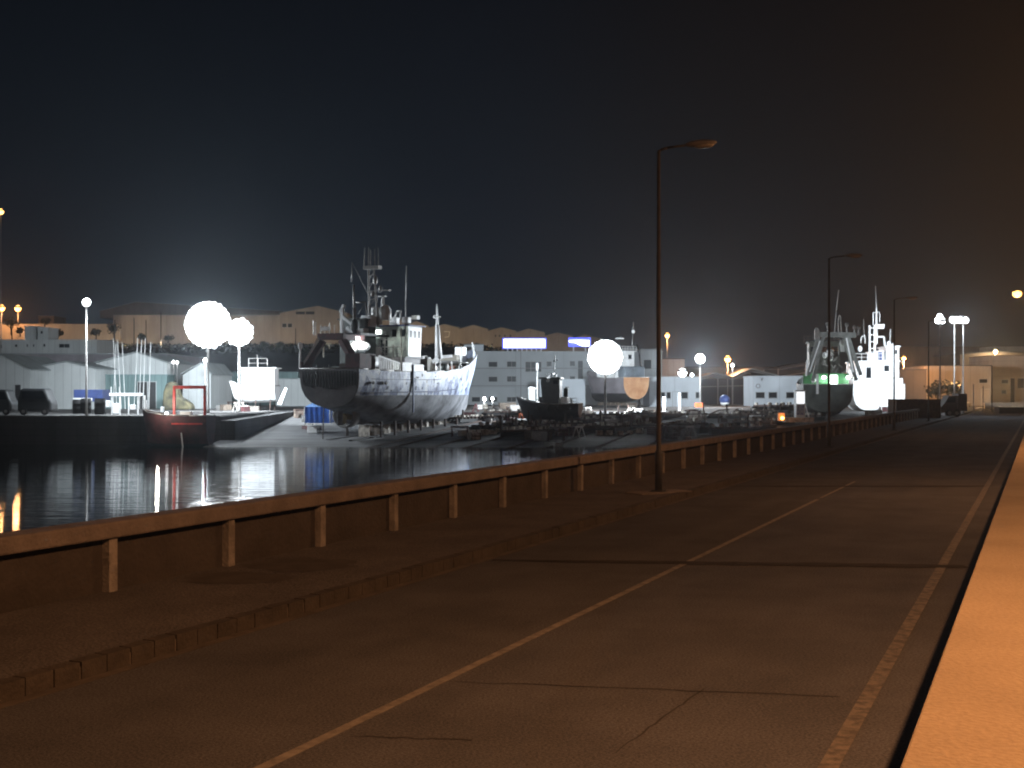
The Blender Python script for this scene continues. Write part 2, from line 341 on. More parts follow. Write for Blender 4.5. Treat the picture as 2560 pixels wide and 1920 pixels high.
# walkway on the breakwater wall (right)
o = MB(); t = T0; joints = [T0]+[18.73+i*14.5-58 for i in range(22)]
ts = sorted(set([x for x in joints if x < T1]))+[T1]
for a, b in zip(ts, ts[1:]): strip(o, -7.0, 0.548, a+0.011, b-0.011, 1.02, 1.30)
strip(o, -7.0, 0.535, T0, T1, -5.0, 1.015)
wk = thing('breakwater_walkway', 'broad pale concrete walkway on the breakwater wall, lit orange at the lower right', 'walkway')
o.build('slab', M_conc, wk, bevel=0.012)

# low wall along the harbour side of the pavement
sw = thing('harbour_wall', 'long low concrete wall with pillars and a thick coping along the pavement', 'wall')
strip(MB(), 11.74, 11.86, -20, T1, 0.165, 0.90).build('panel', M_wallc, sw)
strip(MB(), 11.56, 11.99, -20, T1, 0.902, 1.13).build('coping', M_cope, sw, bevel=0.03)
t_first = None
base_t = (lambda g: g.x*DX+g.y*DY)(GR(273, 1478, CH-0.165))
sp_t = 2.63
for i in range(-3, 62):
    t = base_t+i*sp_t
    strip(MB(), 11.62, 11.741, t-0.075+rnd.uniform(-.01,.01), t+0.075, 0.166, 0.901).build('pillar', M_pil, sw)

# quay, slipway, yard
LIM = 12.25
def lim_x(Y): # x of the harbour wall's outer face at depth Y
    t = (Y-LIM*DX)/DY; return t*DX-LIM*DY
QX = -27.5
struct('quay', MB().box(-260, QX, 113, 330, -5, 0.62), M_quay)
def slip_z(Y): return -2.55+(Y-97)*(3.05/53.0)
sl = MB(); ys = [97+i*53/18 for i in range(19)]
vs = []
for y in ys: vs += [(QX+0.01, y, slip_z(y)), (lim_x(y)-0.02, y, slip_z(y))]
sl.add(vs, [(2*i,2*i+1,2*i+3,2*i+2) for i in range(18)]); struct('slipway', sl, M_slip)
struct('yard', MB().add([(QX+0.01,150,.5),(lim_x(150)-.02,150,.5),(lim_x(255),255,.5),(400,255,.5),(400,340,.5),(QX+0.01,340,.5)], [(0,1,2,3,4,5)]), M_yard)
struct('quay_top', MB().box(-260, QX-0.6, 113.6, 330, 0.621, 0.66), mat('quay_asphalt', (0.085,0.082,0.08), 0.85, var=0.4, scale=0.3, bump=0.3))
struct('quay_ramp', MB().prismx([(113,-3),(113,.2),(150,.64),(150,-3)], QX+0.02, QX+1.4), M_quay)

# hill behind the yard: a terraced slope
hl = MB(); nx, ny = 60, 14; vs = []
def hill_z(x, y):
    f = max(0, min(1, (y-300)/46)); f = f*f*(3-2*f)
    g = max(0.0, min(1.0, (75-x)/85))                       # dies out towards the right
    far = max(0, (y-380)/500)
    return 0.45+f*(15.5*g+2.5*(1-g))+far*6*g
for j in range(ny+1):
    y = 290+[0,6,14,22,30,38,46,54,62,90,140,220,320,450,600][j]
    for i in range(nx+1):
        x = -420+i*14; vs.append((x, y, hill_z(x,y)+rnd.uniform(-.25,.25)*(j > 1)))
hl.add(vs, [(j*(nx+1)+i, j*(nx+1)+i+1, (j+1)*(nx+1)+i+1, (j+1)*(nx+1)+i) for j in range(ny) for i in range(nx)])
struct('hill', hl, M_hill)

# ================================================================ STREET LAMPS
def lamp_post(name, label, loc, rz, lit, H=9.3, arm=0.75, group=None, power=0, pm=M_metal):
    t = thing(name, label, 'street lamp', loc, rz, group)      # arm points along local +x
    MB().lathe((0,0,0), [(.10,0),(.10,1.1),(.068,1.15),(.045,H)], 12).build('pole', pm, t, True)
    MB().box(-.22,.22,-.22,.22,0,.04).box(-.16,.16,-.16,.16,.04,.07).build('base_plate', pm, t)
    MB().path([(0,0,H-.05),(.05,0,H+.02),(.25,0,H+.06),(arm,0,H+.09)], .035, 8).build('arm', pm, t, True)
    h = MB().ball((arm+.42,0,H+.10), .45, 12, 8, (1.0,.38,.22)).build('lamp_head', M_metal if lit else mat('grey_lamp_head', (.16,.16,.17), .6), t, True)
    b = MB().ball((arm+.5,0,H+.05), .3, 12, 6, (1.0,.45,.30)).build('lens', E_sod if lit else mat('clouded_lens', (.28,.27,.25), .35), h, True)
    if power: light('POINT', t, (arm+.5,0,H-.25), power, SOD, .15)
    return t
rzR = math.atan2(-DX, DY)          # towards the road (to the right)
M_post = mat('dull_lamp_post_paint', (.065,.068,.072), .7, var=.4, scale=2)
LG = 'unlit lamp posts along the harbour wall'
names = ['tall unlit lamp post standing nearest on the left pavement', 'second unlit lamp post along the pavement, in front of the green trawler',
         'third unlit lamp post, dark against the floodlit white ship', 'fourth unlit lamp post, between the white ship and the orange shed']
lp0 = None
for i, nm in enumerate(names):
    p = RD(31.5+28.8*i, 9.5, 0.165)
    if lp0 is None: lp0 = lamp_post('lamp_post', nm, p, rzR, False, group=LG, pm=M_post)
    else: again(lp0, nm, p, rzR)
fb = MB().box(-.9,.9,-.35,.35,0,.03); o = fb.build('lamp_footing', M_cope); o.location = RD(31.5, 9.5, 0.166); o.rotation_euler = (0,0,R(35))
tag(o, 'pale concrete footing slab under the nearest unlit lamp post', 'footing')
SG = 'lit sodium lamp posts along the breakwater walkway'
lamp_post('sodium_lamp', 'lit orange lamp on a tall post at the right edge of the picture', W(2564, 1040, 78)*1.0, math.pi, True, H=8.0, arm=.05, group=SG, power=1500)
MB().ball((.55,0,7.95),.30,12,8,(1,.8,.8)).build('lens', E_sod, bpy.data.objects['sodium_lamp'], True)
for i, tt in enumerate((7.5, 35.5)):
    lamp_post('sodium_lamp', ['lit orange lamp post on the walkway beside the viewpoint', 'lit orange lamp post on the walkway just ahead, out of view to the right'][i],
              RD(tt, -3.9, 1.30), math.atan2(DX, -DY), True, H=8.2, arm=.6, group=SG, power=(4600, 2500)[i])

# ---------------------------------------------------------------- floodlight masts
def flood_mast(name, label, px, py_lamp, Y, base_z, rows, r=0.5, spots=(), pole_r=.16, group=None, m=None, thick=1):
    top = WZ(py_lamp, Y); t = thing(name, label, 'floodlight mast', (WX(px, Y), Y, base_z), 0, group); h = top-base_z
    MB().lathe((0,0,0), [(pole_r*1.3,0),(pole_r*1.2,.5),(pole_r,.6),(pole_r*.6,h-.2)], 12).build('pole', M_metal, t, True)
    br = MB(); step = r*1.3; pts = []
    if isinstance(rows, float):                     # round bank: rings of heads
        nr = max(1, round(rows/step)); pts = [(0.0, 0.0)]
        for k in range(1, nr+1):
            rr = rows*k/nr*(1 if k < nr else 1.0); c = max(6, round(2*math.pi*rr/step)); pts += [(rr*math.cos(2*math.pi*(q+.5*(k%2))/c), rr*math.sin(2*math.pi*(q+.5*(k%2))/c)) for q in range(c)]
            br.path([(rr*math.cos(j*math.pi/12), .3, h+rr*math.sin(j*math.pi/12)) for j in range(25)], .05, 5)
        for rr, rj in ((rows+.22, .16),): c = round(2*math.pi*rr/(r*1.5)); pts += [((rr+rnd.uniform(-rj,rj))*math.cos(2*math.pi*q/c), (rr+rnd.uniform(-rj,rj))*math.sin(2*math.pi*q/c), rr) for q in range(c)]  # weak small heads added round the rim to imitate soft glare
        br.box(-.08,.08,.15,.3,h-rows,h+rows); br.box(-rows,rows,.32,.40,h-.05,h+.05)
    else:
        n = len(rows)
        for k, c in enumerate(rows):
            z = ((n-1)/2-k)*step*.9; pts += [((q-(c-1)/2)*step, z) for q in range(c)]; br.box(-c*step/2, c*step/2, .26, .34, h+z-.05, h+z+.05)
        br.box(-.08,.08,.15,.3,h-n*step/2,h+n*step/2)
    br.build('lamp_frame', M_dmetal, t)
    for pt in pts:
        x, z = pt[:2]; sm = len(pt) > 2; lm = (E_glare if pt[2] < rows+.4 else E_glare2) if sm else (m or E_white); r_full = r; rr_ = r*rnd.uniform(.4,.7) if sm else r
        hd = MB().lathe((0,0,0), [(rr_*.5,-.25),(rr_,.05),(rr_*1.02,.09)], 14).build('floodlight', M_dmetal, t, True)  # the small ones (sm) are the added glare heads
        hd.location = (x,.12+rnd.uniform(-.1,.1)+(.25 if sm else 0),h+z); hd.rotation_euler = (R(82),0,R(rnd.uniform(-12,12)))
        ln = MB().ball((0,0,.09), rr_*.98, 12, 7, (1,1,.34)).build('lens', lm, hd, True)
    for loc, aim, cone, p, size in spots: light('SPOT', t, (loc[0],loc[1],h+loc[2]), p, COLD, size, aim, cone, .6)
    return t
flood_mast('floodlight_mast', 'tallest floodlight mast with a big blazing bank of lamps, left of the rusty trawler', 520, 812, 128, .65, 2.1, .40,
    spots=(((0,-.9,0),(-.25,-1,-.35),150,12000,1.0), ((0,.9,0),(.35,1,-.32),150,60000,1.0), ((.9,0,0),(1,.02,-.2),140,30000,1.0)))
flood_mast('floodlight_mast', 'smaller blazing floodlight bank just right of the biggest one', 598, 831, 134, .5, 1.15, .40,
    spots=(((0,.9,0),(0.1,1,-.5),150,30000,.8),))
flood_mast('floodlight_mast', 'blazing floodlight bank above the tug, in front of the grey office block', 1513, 893, 138, 0, 1.6, .40,
    spots=(((-.9,-.3,0),(-.95,-.40,-.12),95,50000,.9), ((0,.9,0),(0,1,-.12),155,95000,.9), ((.8,-.3,0),(1,-.22,-.22),100,9000,.9)))
flood_mast('yard_lamp', 'single white lamp on a slim dark pole on the left quay', 216, 756, 115, .66, (1,), .42,
    spots=(((0,-1.2,0),(1,.35,-.75),110,9000,.3), ((0,.5,0),(0.3,.8,-.7),160,26000,.3)), pole_r=.11)
flood_mast('yard_lamp', 'round white lamp above the low white workshop right of the nearest post', 1750, 897, 190, .5, (1,), .82,
    spots=(((0,-.9,-.2),(0,-1,-.8),160,15000,.4),), pole_r=.13)
gm = 'trio of slim floodlight masts on the right'
for px, py, Y, nm in ((2350,797,132,'leftmost and largest of the three slim white floodlight masts on the right'),
                      (2386,800,142,'middle one of the three slim white floodlight masts on the right'),
                      (2408,801,147,'rightmost of the three slim white floodlight masts on the right')):
    flood_mast('slim_floodlight_mast', nm, px, py, Y, .2, (1,2) if Y == 132 else (2,), .36 if Y == 132 else .4,
        spots=(((1.3,1.5,0),(-.06,1,-.35),66,34000,.4), ((-.8,.2,0),(-1,.5,-.42),48,6000,.4)) if Y == 132 else (((0,-.4,0),(-.2,-1,-1),150,1500,.4),), pole_r=.10, group=gm)

# small lamps and distant street lights
def small_lamp(name, label, px, py, Y, gz, r, m, power=0, col=SOD, group=None, arm=0.0):
    top = WZ(py, Y); t = thing(name, label, 'street lamp', (WX(px, Y)+arm, Y, gz), 0, group); h = top-gz
    MB().tube((0,0,0),(0,0,h-.1),.09,.06).build('pole', M_metal, t, True)
    hd = MB().ball((-arm,0,h+r*.35), r*1.05, 10, 6, (1,1,.5)); 
    if arm: hd.bar((0,0,h),(-arm,0,h+r*.3),.08)
    hd.build('lamp_head', M_dmetal, t, True)
    MB().ball((-arm,-.02,h), r, 12, 8).build('lens', m, t, True)
    if power: light('POINT', t, (-arm,-r*1.4,h-r*1.2), power, col, r)
    return t
GO = 'orange street lamps on the slope behind the yard'
small_lamp('orange_street_lamp', 'orange lamp at the left edge above the hillside wall, outermost of its pair', 4, 770, 345, 14, .95, E_sod, 4500, SOD, GO)
small_lamp('orange_street_lamp', 'orange lamp above the hillside wall, inner one of the pair at far left', 45, 771, 345, 14, .9, E_sod, 3500, SOD, GO)
small_lamp('orange_street_lamp', 'lone orange lamp high at the left edge of the sky', 2, 529, 200, .6, .5, E_sod, 0, SOD, GO)
small_lamp('orange_street_lamp', 'small orange lamp high beside the nearest unlit lamp post', 1668, 838, 300, 4, .6, E_sod, 4000, SOD, GO)
small_lamp('orange_street_lamp', 'orange lamp on a glowing post beyond the open canopy', 1819, 897, 225, .5, .6, E_sod, 6000, SOD, GO)
small_lamp('orange_street_lamp', 'short orange street lamp just right of the floodlit white ship', 2259, 895, 225, .5, .35, E_sod, 6000, SOD, GO)
small_lamp('pale_street_lamp', 'small pale yellow lamp near the roofs at the far right', 2488, 878, 260, .5, .42, emat('pale_yellow_glow',(1,.82,.5),8), 4000, (1,.75,.42))
GW = 'small white work lights in the boatyard'
for px, py, Y, gz, r, nm, p in (
    (434,905,165,.66,.22,'left one of the tiny twin white lights beside the gabled shed',0),(443,906,165,.66,.20,'right one of the tiny twin white lights beside the gabled shed',0),
    (513,900,150,.66,.26,'small round white light over the ridge of the gabled shed',900),
    (1211,997,190,.5,.30,'larger of the two low white lights before the office block',500),(1231,996,192,.5,.24,'smaller of the two low white lights before the office block',300),
    (1730,937,205,.5,.3,'small white light on the roof edge beside the glowing dish',300),(1706,932,207,.5,.75,'wide white light over the roof of the low white workshop',2500),
    (1831,913,222,.5,.32,'tiny white light beside the orange lamp beyond the canopy',300)):
    small_lamp('work_light', nm, px, py, Y, gz, r, E_whites, p, COLD, GW)

# ================================================================ VESSELS
class Ves:
    def __init__(s, name, label, cat, px, Y, z, rz, group=None):
        s.O = Vector((WX(px, Y), Y)); s.z = z; s.rz = rz; s.d = Vector((math.cos(rz), math.sin(rz))); s.n = Vector((-s.d.y, s.d.x))
        s.t = thing(name, label, cat, (s.O.x, s.O.y, z), rz, group)
    def P(s, px, py, a):            # local point at station a (m forward of the stern) seen at px,py
        if px == 0: px = 1280+F*(s.O.x+a*s.d.x)/(s.O.y+a*s.d.y)
        k = (px-1280)/F; q = (k*(s.O.y+a*s.d.y)-s.O.x-a*s.d.x)/(s.n.x-k*s.n.y)
        Y = s.O.y+a*s.d.y+q*s.n.y
        return Vector((a, q, WZ(py, Y)-s.z))
def hull(v, st, wl, m_up, m_low, m_tr=None, bul=0.9, deck_m=None, nl=6, nu=6):
    def y_at(hb, a, b, u): return hb*max(0, 1-max(0, 1-max(u,0))**a)**b
    rows = []
    for (x, hb, kz, dz, a, b, rake) in st:
        lo = [kz+(max(wl, kz+.02)-kz)*(i/nl)**1.4 for i in range(nl+1)]; hi = [max(wl,kz+.02)+(dz-max(wl,kz+.02))*i/nu for i in range(1, nu+1)]
        r = []
        for z in lo+hi:
            u = (z-kz)/(dz-kz); r.append((x+rake*u, y_at(hb, a, b, u), z))
        rows.append(r)
    def part(i0, i1, name, m):
        k = i1-i0+1; vs = []; fs = []
        for sgn in (1, -1):
            o = len(vs)
            for r in rows: vs += [(p[0], p[1]*sgn, p[2]) for p in r[i0:i1+1]]
            fs += [(o+j*k+i, o+j*k+i+1, o+(j+1)*k+i+1, o+(j+1)*k+i) for j in range(len(rows)-1) for i in range(k-1)]
        me = MB().add(vs, fs); ob = me.build(name, m, v.t, True)
        bm = bmesh.new(); bm.from_mesh(ob.data); bmesh.ops.remove_doubles(bm, verts=bm.verts, dist=0.004); bmesh.ops.recalc_face_normals(bm, faces=bm.faces); bm.to_mesh(ob.data); bm.free()
        sd = ob.modifiers.new('thickness', 'SOLIDIFY'); sd.thickness = 0.07; sd.offset = 0
        es = ob.modifiers.new('edges', 'EDGE_SPLIT'); es.split_angle = R(38)
        return ob
    part(nl, nl+nu, 'hull', m_up); part(0, nl, 'underwater_hull', m_low)
    r = rows[0]; k = len(r); vs = [(p[0]-.01,p[1],p[2]) for p in r]+[(p[0]-.01,-p[1],p[2]) for p in r]
    tr = MB().add(vs, [(i,i+1,k+i+1,k+i) for i in range(k-1)]).build('transom', m_tr or m_up, v.t)
    sd = tr.modifiers.new('thickness', 'SOLIDIFY'); sd.thickness = 0.06
    vs = []; 
    for rr, s_ in zip(rows, st):
        zd = s_[3]-bul; u = (zd-s_[2])/(s_[3]-s_[2]); yy = y_at(s_[1], s_[4], s_[5], max(u,.01))*.985; xx = s_[0]+s_[6]*u
        vs += [(xx, yy, zd), (xx, -yy, zd)]
    MB().add(vs, [(2*i,2*i+1,2*i+3,2*i+2) for i in range(len(rows)-1)]).build('deck', deck_m or M_tarp, v.t)
    g = MB()                       # rub rail / capping on the sheer
    for sgn in (1,-1): g.path([Vector((rr[-1][0], rr[-1][1]*sgn, rr[-1][2]+.02)) for rr in rows], .07, 6)
    g.tube((rows[0][-1][0], rows[0][-1][1], rows[0][-1][2]+.02), (rows[0][-1][0], -rows[0][-1][1], rows[0][-1][2]+.02), .07)
    g.build('capping_rail', M_metal, v.t, True)
    return rows
def railing(v, pts, h=.9, sp=.5, m=None, name='railing', r=.03):
    g = MB()
    for a, b in zip(pts, pts[1:]):
        a, b = Vector(a), Vector(b); n = max(1, int((b-a).length/sp))
        for i in range(n+1): p = a.lerp(b, i/n); g.tube(p, p+Vector((0,0,h)), r, n=5)
        for f in (.5, 1): g.tube(a+Vector((0,0,h*f)), b+Vector((0,0,h*f)), r, n=5)
    return g.build(name, m or M_white, v.t)
def house(v, x0, x1, y0, y1, z0, z1, m=None, name='deckhouse', win_aft=(), win_side=(), rake=0.0, roof=.18, roof_m=None):
    h = MB().prism([(x0,z0),(x1,z0),(x1+rake,z1),(x0,z1)], y0, y1).build(name, m or M_white, v.t, bevel=.03)
    MB().box(x0-roof, x1+rake+roof, y0-roof, y1+roof, z1+.002, z1+.12).build('roof', roof_m or m or M_white, h)
    for (a, b, c, d) in win_aft:     # y, y, z, z
        w = MB().box(x0-.02, x0+.02, a, b, c, d).build('window', M_glass, h)
        MB().box(x0-.035,x0-.021,a-.05,b+.05,d,d+.05).box(x0-.035,x0-.021,a-.05,b+.05,c-.05,c).build('frame', M_metal, w)
    for (a, b, c, d) in win_side:    # x, x, z, z on both sides
        for yy in (y0, y1): MB().box(a, b, yy-.02, yy+.02, c, d).build('window', M_glass, h)
    return h
def bar_part(v, name, pts, r, m, n=6): return MB().path(pts, r, n).build(name, m, v.t, True)

def tr_aim(v): return v
# ---- the big trawler on the slipway
tr = Ves('trawler', 'large rusty trawler hauled up the slipway, dark stern towards the water and patchy blue-white side', 'fishing vessel', 826, 111, -.30, R(66))
P = tr.P
st = [(0,3.2,1.75,5.35,3.4,.5,-.25),(1.2,3.3,1.5,5.3,3.2,.5,0),(3,3.45,1.1,5.25,3.2,.5,0),(5.5,3.55,.5,5.2,3.2,.5,0),(8,3.6,.12,5.2,3.2,.5,0),
      (12,3.6,0,5.25,3.4,.5,0),(16,3.55,0,5.35,3.0,.55,0),(20,3.3,0,5.6,2.3,.68,0),(23,2.85,.05,6.1,1.9,.85,.1),(25.5,2.2,.2,6.8,1.7,1.05,.5),(27.3,1.35,.6,7.45,1.6,1.25,1.1),(28.4,.35,1.4,8.0,1.5,1.4,1.6),(28.7,.03,1.8,8.15,1.5,1.4,1.8)]
rows = hull(tr, st, 2.9, M_hull, M_boot, mat('grimy_dark_stern_paint', (.085,.075,.08), .75, var=.45, scale=1.2, bump=.4, bscale=6))
# stern: fender slats, raised corner bulwark, gantry
g = MB()
for i in range(19):
    y = -2.85+i*.316; g.box(-.34,-.26,y-.04,y+.04, 3.3+abs(y)*.16+rnd.uniform(0,.25), 5.15)
g.build('stern_ribs', M_dmetal, tr.t)
MB().box(-.22,2.6,-3.28,-3.16,5.36,6.75).box(-.24,-.12,-3.28,-1.75,5.36,6.75).build('corner_bulwark', M_dred, tr.t)
MB().box(-.22,1.6,3.02,3.14,5.36,6.0).build('port_bulwark', M_dred, tr.t)
L0, L1 = Vector((.35,3.0,5.3)), Vector((.9,1.35,8.0)); R0, R1 = Vector((.35,-2.9,5.3)), Vector((.9,-.75,8.0))
gan = MB().bar(L0, L1, .85, .5).bar(R0, R1, .85, .5).build('gantry', M_dred, tr.t, bevel=.04)
MB().bar(P(797,842,.9), P(862,842,.9), .55, .6).build('cross_beam', M_dred, gan, bevel=.04)
MB().bar(P(858,843,.9), P(908,845,4.8), .4, .55).build('gallows_arm', M_dred, gan, bevel=.03)
g = MB()
for px, y0, y1 in ((784,800,838),(789,805,838),(802,812,838),(812,815,838),(824,806,838),(836,812,838)): g.tube(P(px,y1,.9), P(px,y0,.9), .055)
g.tube(P(803,822,.9), P(824,822,.9), .2); g.build('gantry_post', M_white, tr.t)
for s_ in (0,): 
    g = MB(); a, b = Vector((.1,3.3,5.4)), Vector((.7,1.75,8.2)); g.bar(a, b, .16, .2); g.tube((0,3.35,5.4),(0,3.3,7.6),.10); g.ball((0,3.32,7.5),.22,8,6,(1,1,1.7)); g.build('painted_lit_edge_post', M_white, tr.t)  # white bar paints the lit edge of the port gantry leg
# gear seen through the gantry
g = MB(); g.tube(P(809,893,2.5),P(809,860,2.5),.07).tube(P(809,860,2.5),P(828,859,2.5),.07).tube(P(822,860,2.5),P(824,872,2.5),.06).build('davit', mat('cream_paint',(.6,.56,.42),.6), tr.t)
g = MB().box(2.3,3.3,-.5,.5,4.35,5.9).tube((2.4,-.9,5.1),(2.4,1.6,5.1),.45,n=12).build('stern_winch', M_rust, tr.t)
g = MB()
for i in range(7): g.tube((1.2,2.6-i*.28,4.4),(1.25+rnd.uniform(-.1,.1),2.6-i*.28,5.35+rnd.uniform(0,.45)),.05)
g.build('net_rack', M_dmetal, tr.t)
MB().ball((1.9,1.0,4.75),1.0,12,8,(.8,1.5,.5)).ball((1.6,-1.6,4.7),.8,12,8,(.8,1.2,.55)).build('net_pile', M_brown, tr.t, True)
# starboard aft screen with upright bars, bulwark plates amidships
g = MB()
for i in range(13):
    x = 2.8+i*.33; g.box(x,x+.12,-3.58,-3.50,5.3,6.55-.05*i)
g.bar((2.6,-3.54,6.6),(6.9,-3.54,5.95),.1).build('side_screen', M_white, tr.t)
MB().box(7.0,9.0,-3.68,-3.60,5.2,6.1).box(9.3,11.4,-3.68,-3.60,5.2,5.95).build('bulwark_plate', M_white, tr.t, bevel=.04)
MB().box(9.05,9.2,-3.78,-3.64,1.2,5.9).build('fender_strip', M_dblue, tr.t)
for x in (1.9,3.5,4.1): MB().tube((x,-3.28-.07*min(x,3),4.05),(x,-3.44-.06*min(x,3),4.05),.14,n=10).build('porthole', M_black, tr.t)
g = MB()
for i in range(2): g.path([Vector((x,-(hb_+.04),z+.0)) for x,hb_,z in ((0.2,3.12,4.45-i*1.2),(3,3.42,4.4-i*1.2),(8,3.58,4.4-i*1.2),(14,3.58,4.45-i*1.2),(19,3.3,4.7-i*1.2))], .05, 5)
g.build('rubbing_strake', M_dblue, tr.t)
# net drum crates / white gear between gantry and house
MB().ball(P(892,858,5),.7,12,8,(1,1,.8)).ball(P(905,866,5.4),.75,12,8,(1,1.1,.7)).ball(P(880,868,4.6),.6,10,8).box(4,6,-1.8,-.3,5.2,6.6).build('white_net_bundle', M_white2, tr.t, True)
tr_w = MB().tube((4.5,.2,5.0),(4.5,2.6,5.0),.7,n=14).box(4.2,4.8,0,.15,4.3,5.8).build('net_winch', M_dgreen, tr.t)
# white davit frame, float and locker above the aft deck
a = 5.0
g = MB().bar(P(855,832,a),P(856,770,a),.32,.3).bar(P(856,790,a),P(882,812,a),.32,.3).bar(P(868,818,a),P(884,834,a),.4,.3).bar(P(852,782,a),P(860,762,a),.3,.3).build('lifting_frame', M_white2, tr.t, bevel=.04)
MB().ball(P(887,815,4.2),.42,12,10,(1,1,1.65)).build('dark_float', M_black, tr.t, True)
ho = house(tr, 6.4,8.6, .2,3.0, 5.2, WZ(800,118)+.3, M_dgreen, 'engine_casing')
MB().prism([(7,P(0,816,7).z),(8.2,P(0,816,7).z),(8.2,P(0,790,7).z),(7.3,P(0,787,7).z)], P(926,0,7).y, P(898,0,7).y).build('white_locker', M_white2, tr.t, bevel=.08)
MB().box(3.4,8.8,-1.2,3.3,P(0,838,6).z-.1,P(0,838,6).z+.12).build('boat_deck', M_dmetal, tr.t)
MB().box(5.2,6.2,-.4,2.2,P(0,836,6).z,P(0,822,6).z).build('deck_chest', M_white2, tr.t, bevel=.05)
q_ = P(893,842,3.2); MB().lathe(q_,[(.1,-.3),(.22,-.1),(.22,0)],12).build('deck_light', E_whites, tr.t); light('SPOT', tr.t, (q_.x+.3,q_.y,q_.z-.25), 1500, (.93,1,.93), .2, tr_aim(Vector((1,.1,-.35))), 130)
# wheelhouse
zt = P(967,816,10).z; zb = P(967,890,10).z-.1; yl, yr = P(913,0,10).y, P(1020,0,10).y
wh = house(tr, 10, 12.6, yr, yl, zb, zt, mat('shaded_grey_green_house',(.42,.47,.44),.55,var=.4,scale=1.2,bump=.2,bscale=5), 'wheelhouse', rake=.35, roof=.3, roof_m=M_dblue,  # grey-green base puts the aft face's shade into the colour
     win_aft=[(yl-.95,yl-.35,zt-1.0,zt-.35),(yr+.3,yr+.9,zt-1.05,zt-.35),(yr+1.3,yr+1.8,zt-1.05,zt-.35),(yl-2.6,yl-1.8,zb+.2,zb+1.9)])
MB().box(9.93,9.985,yl-1.85,yl-1.15,zt-1.05,zt-.35).box(9.93,9.985,yl-1.0+.0,yl-.55,zt-1.0,zt-.4).build('white_panel', E_cold, wh)
for x in (10.35,11.2,12.05): MB().box(x,x+.45,yr-.03,yr+.01,zt-1.15,zt-.45).build('window', M_glass2, wh)
MB().prism([(10.05,zb+.05),(12.55,zb+.05),(12.85,zt-.03),(10.05,zt-.03)], yr-.015, yr-.005).build('painted_lit_side', M_white2, wh)  # thin white sheet paints the floodlit starboard side
lw = house(tr, 9.6, 13.2, -2.5, 2.9, 4.3, zb-.14, M_greyh, 'lower_deckhouse', win_aft=[(-1.9,-1.1,4.5,6.2),(1.2,1.9,5.2,5.8)])
g = MB()
for px, y0, y1 in ((918,820,880),(924,838,888),(948,845,905),(962,825,890),(983,862,905),(1003,820,915),(940,860,905)): g.tube(P(px,y1,9.4),P(px,y0,9.4),rnd.uniform(.04,.09))
for a_, b_ in (((918,846),(985,850)),((920,858),(955,890)),((930,848),(962,885)),((955,868),(1000,866)),((958,822),(958,860))): g.tube(P(*a_,9.3),P(*b_,9.3),.05)
g.build('aft_pipework', M_metal, tr.t)
MB().box(9.1,9.5,P(948,0,9.3).y-.2,P(948,0,9.3).y+.5,P(948,905,9.3).z,P(948,868,9.3).z).build('white_ventilator', M_white2, tr.t, bevel=.08)
railing(tr, [(9.2,2.9,zb-.1),(9.2,-2.6,zb-.1)], .8, .6, M_metal)
for px, py, sx, sy in ((982,804,.4,.45),(1012,800,.35,.3),(1035,793,.3,.2)): MB().box(11,11.7,P(px,0,11).y-sx,P(px,0,11).y+sx,P(px,py,11).z-sy,P(px,py,11).z+sy).build('roof_locker', M_white2, tr.t, bevel=.06)
bar_part(tr, 'searchlight_post', [P(985,800,11),P(992,778,11),P(1003,777,11),P(1000,800,11)], .07, M_white)
bar_part(tr, 'whip_aerial', [P(1014,802,11.5),P(1014,750,11.5),P(1016,665,11.5)], .045, M_white)
# main mast: twin legs, crosstree, aerials
a = 8.2; mm = MB()
mm.tube(P(923,818,a),P(921,668,a),.10).tube(P(946,818,a),P(934,668,a),.15,.09)
for k_ in range(7): mm.tube(P(922.5,810-k_*20,a),P(944-k_*1.7,806-k_*20,a),.05)
for k_ in range(6): mm.tube(P(922.5,810-k_*22,a),P(943-k_*1.8,790-k_*22,a),.035)
mast = mm.build('mast', M_metal, tr.t)
MB().box(a-.35,a+.35,P(950,0,a).y,P(912,0,a).y,P(0,671,a).z-.08,P(0,667,a).z+.1).build('crosstree', M_metal, mast)
for px, y0 in ((910,620),(921,618),(926,624),(937,622),(946,620)): MB().tube(P(px,668,a),P(px-(928-px)*-.06,y0,a),.065,.035).build('aerial', M_metal, mast)
MB().box(a-.3,a+.2,P(975,0,a).y,P(946,0,a).y,P(0,727,a).z-.05,P(0,727,a).z+.05).ball(P(951,722,a),.2,8,6,(1,1,2)).build('mast_platform', M_metal, mast)
MB().ball(P(938,700,a),.25,8,6,(1,1,2)).build('navigation_light', M_metal, mast, True); MB().ball(P(932,735,a),.22,8,6,(1,1,1.4)).build('navigation_light', M_metal, mast, True)
MB().tube(P(957,775,9.2),P(957,744,9.2),.16).build('radar_post', M_white, tr.t); MB().box(8.9,9.2,P(966,0,9.2).y,P(948,0,9.2).y,P(0,743,9.2).z,P(0,740,9.2).z).build('radar_scanner', M_white2, tr.t)
MB().lathe(P(963,800,9.0),[(.5,0),(.62,.1),(.62,1.0),(.45,1.35),(.2,1.5)],14).build('radar_dome', M_white, tr.t, True)
MB().lathe(P(942,812,9.0),[(.55,0),(.55,1.6),(.5,1.7)],14).build('funnel', M_white, tr.t, True)
bar_part(tr, 'davit_mast', [P(879,705,6),P(880,655,6)], .05, M_metal); bar_part(tr, 'stay', [P(880,655,6),P(923,742,8.2)], .03, M_metal)
bar_part(tr, 'derrick_post', [P(885,832,6),P(885,770,6),P(884,712,6)], .11, M_metal)
bar_part(tr, 'pipe_frame', [P(888,800,6.5),P(889,756,6.5),P(914,756,6.5),P(917,790,6.5)], .08, M_metal)
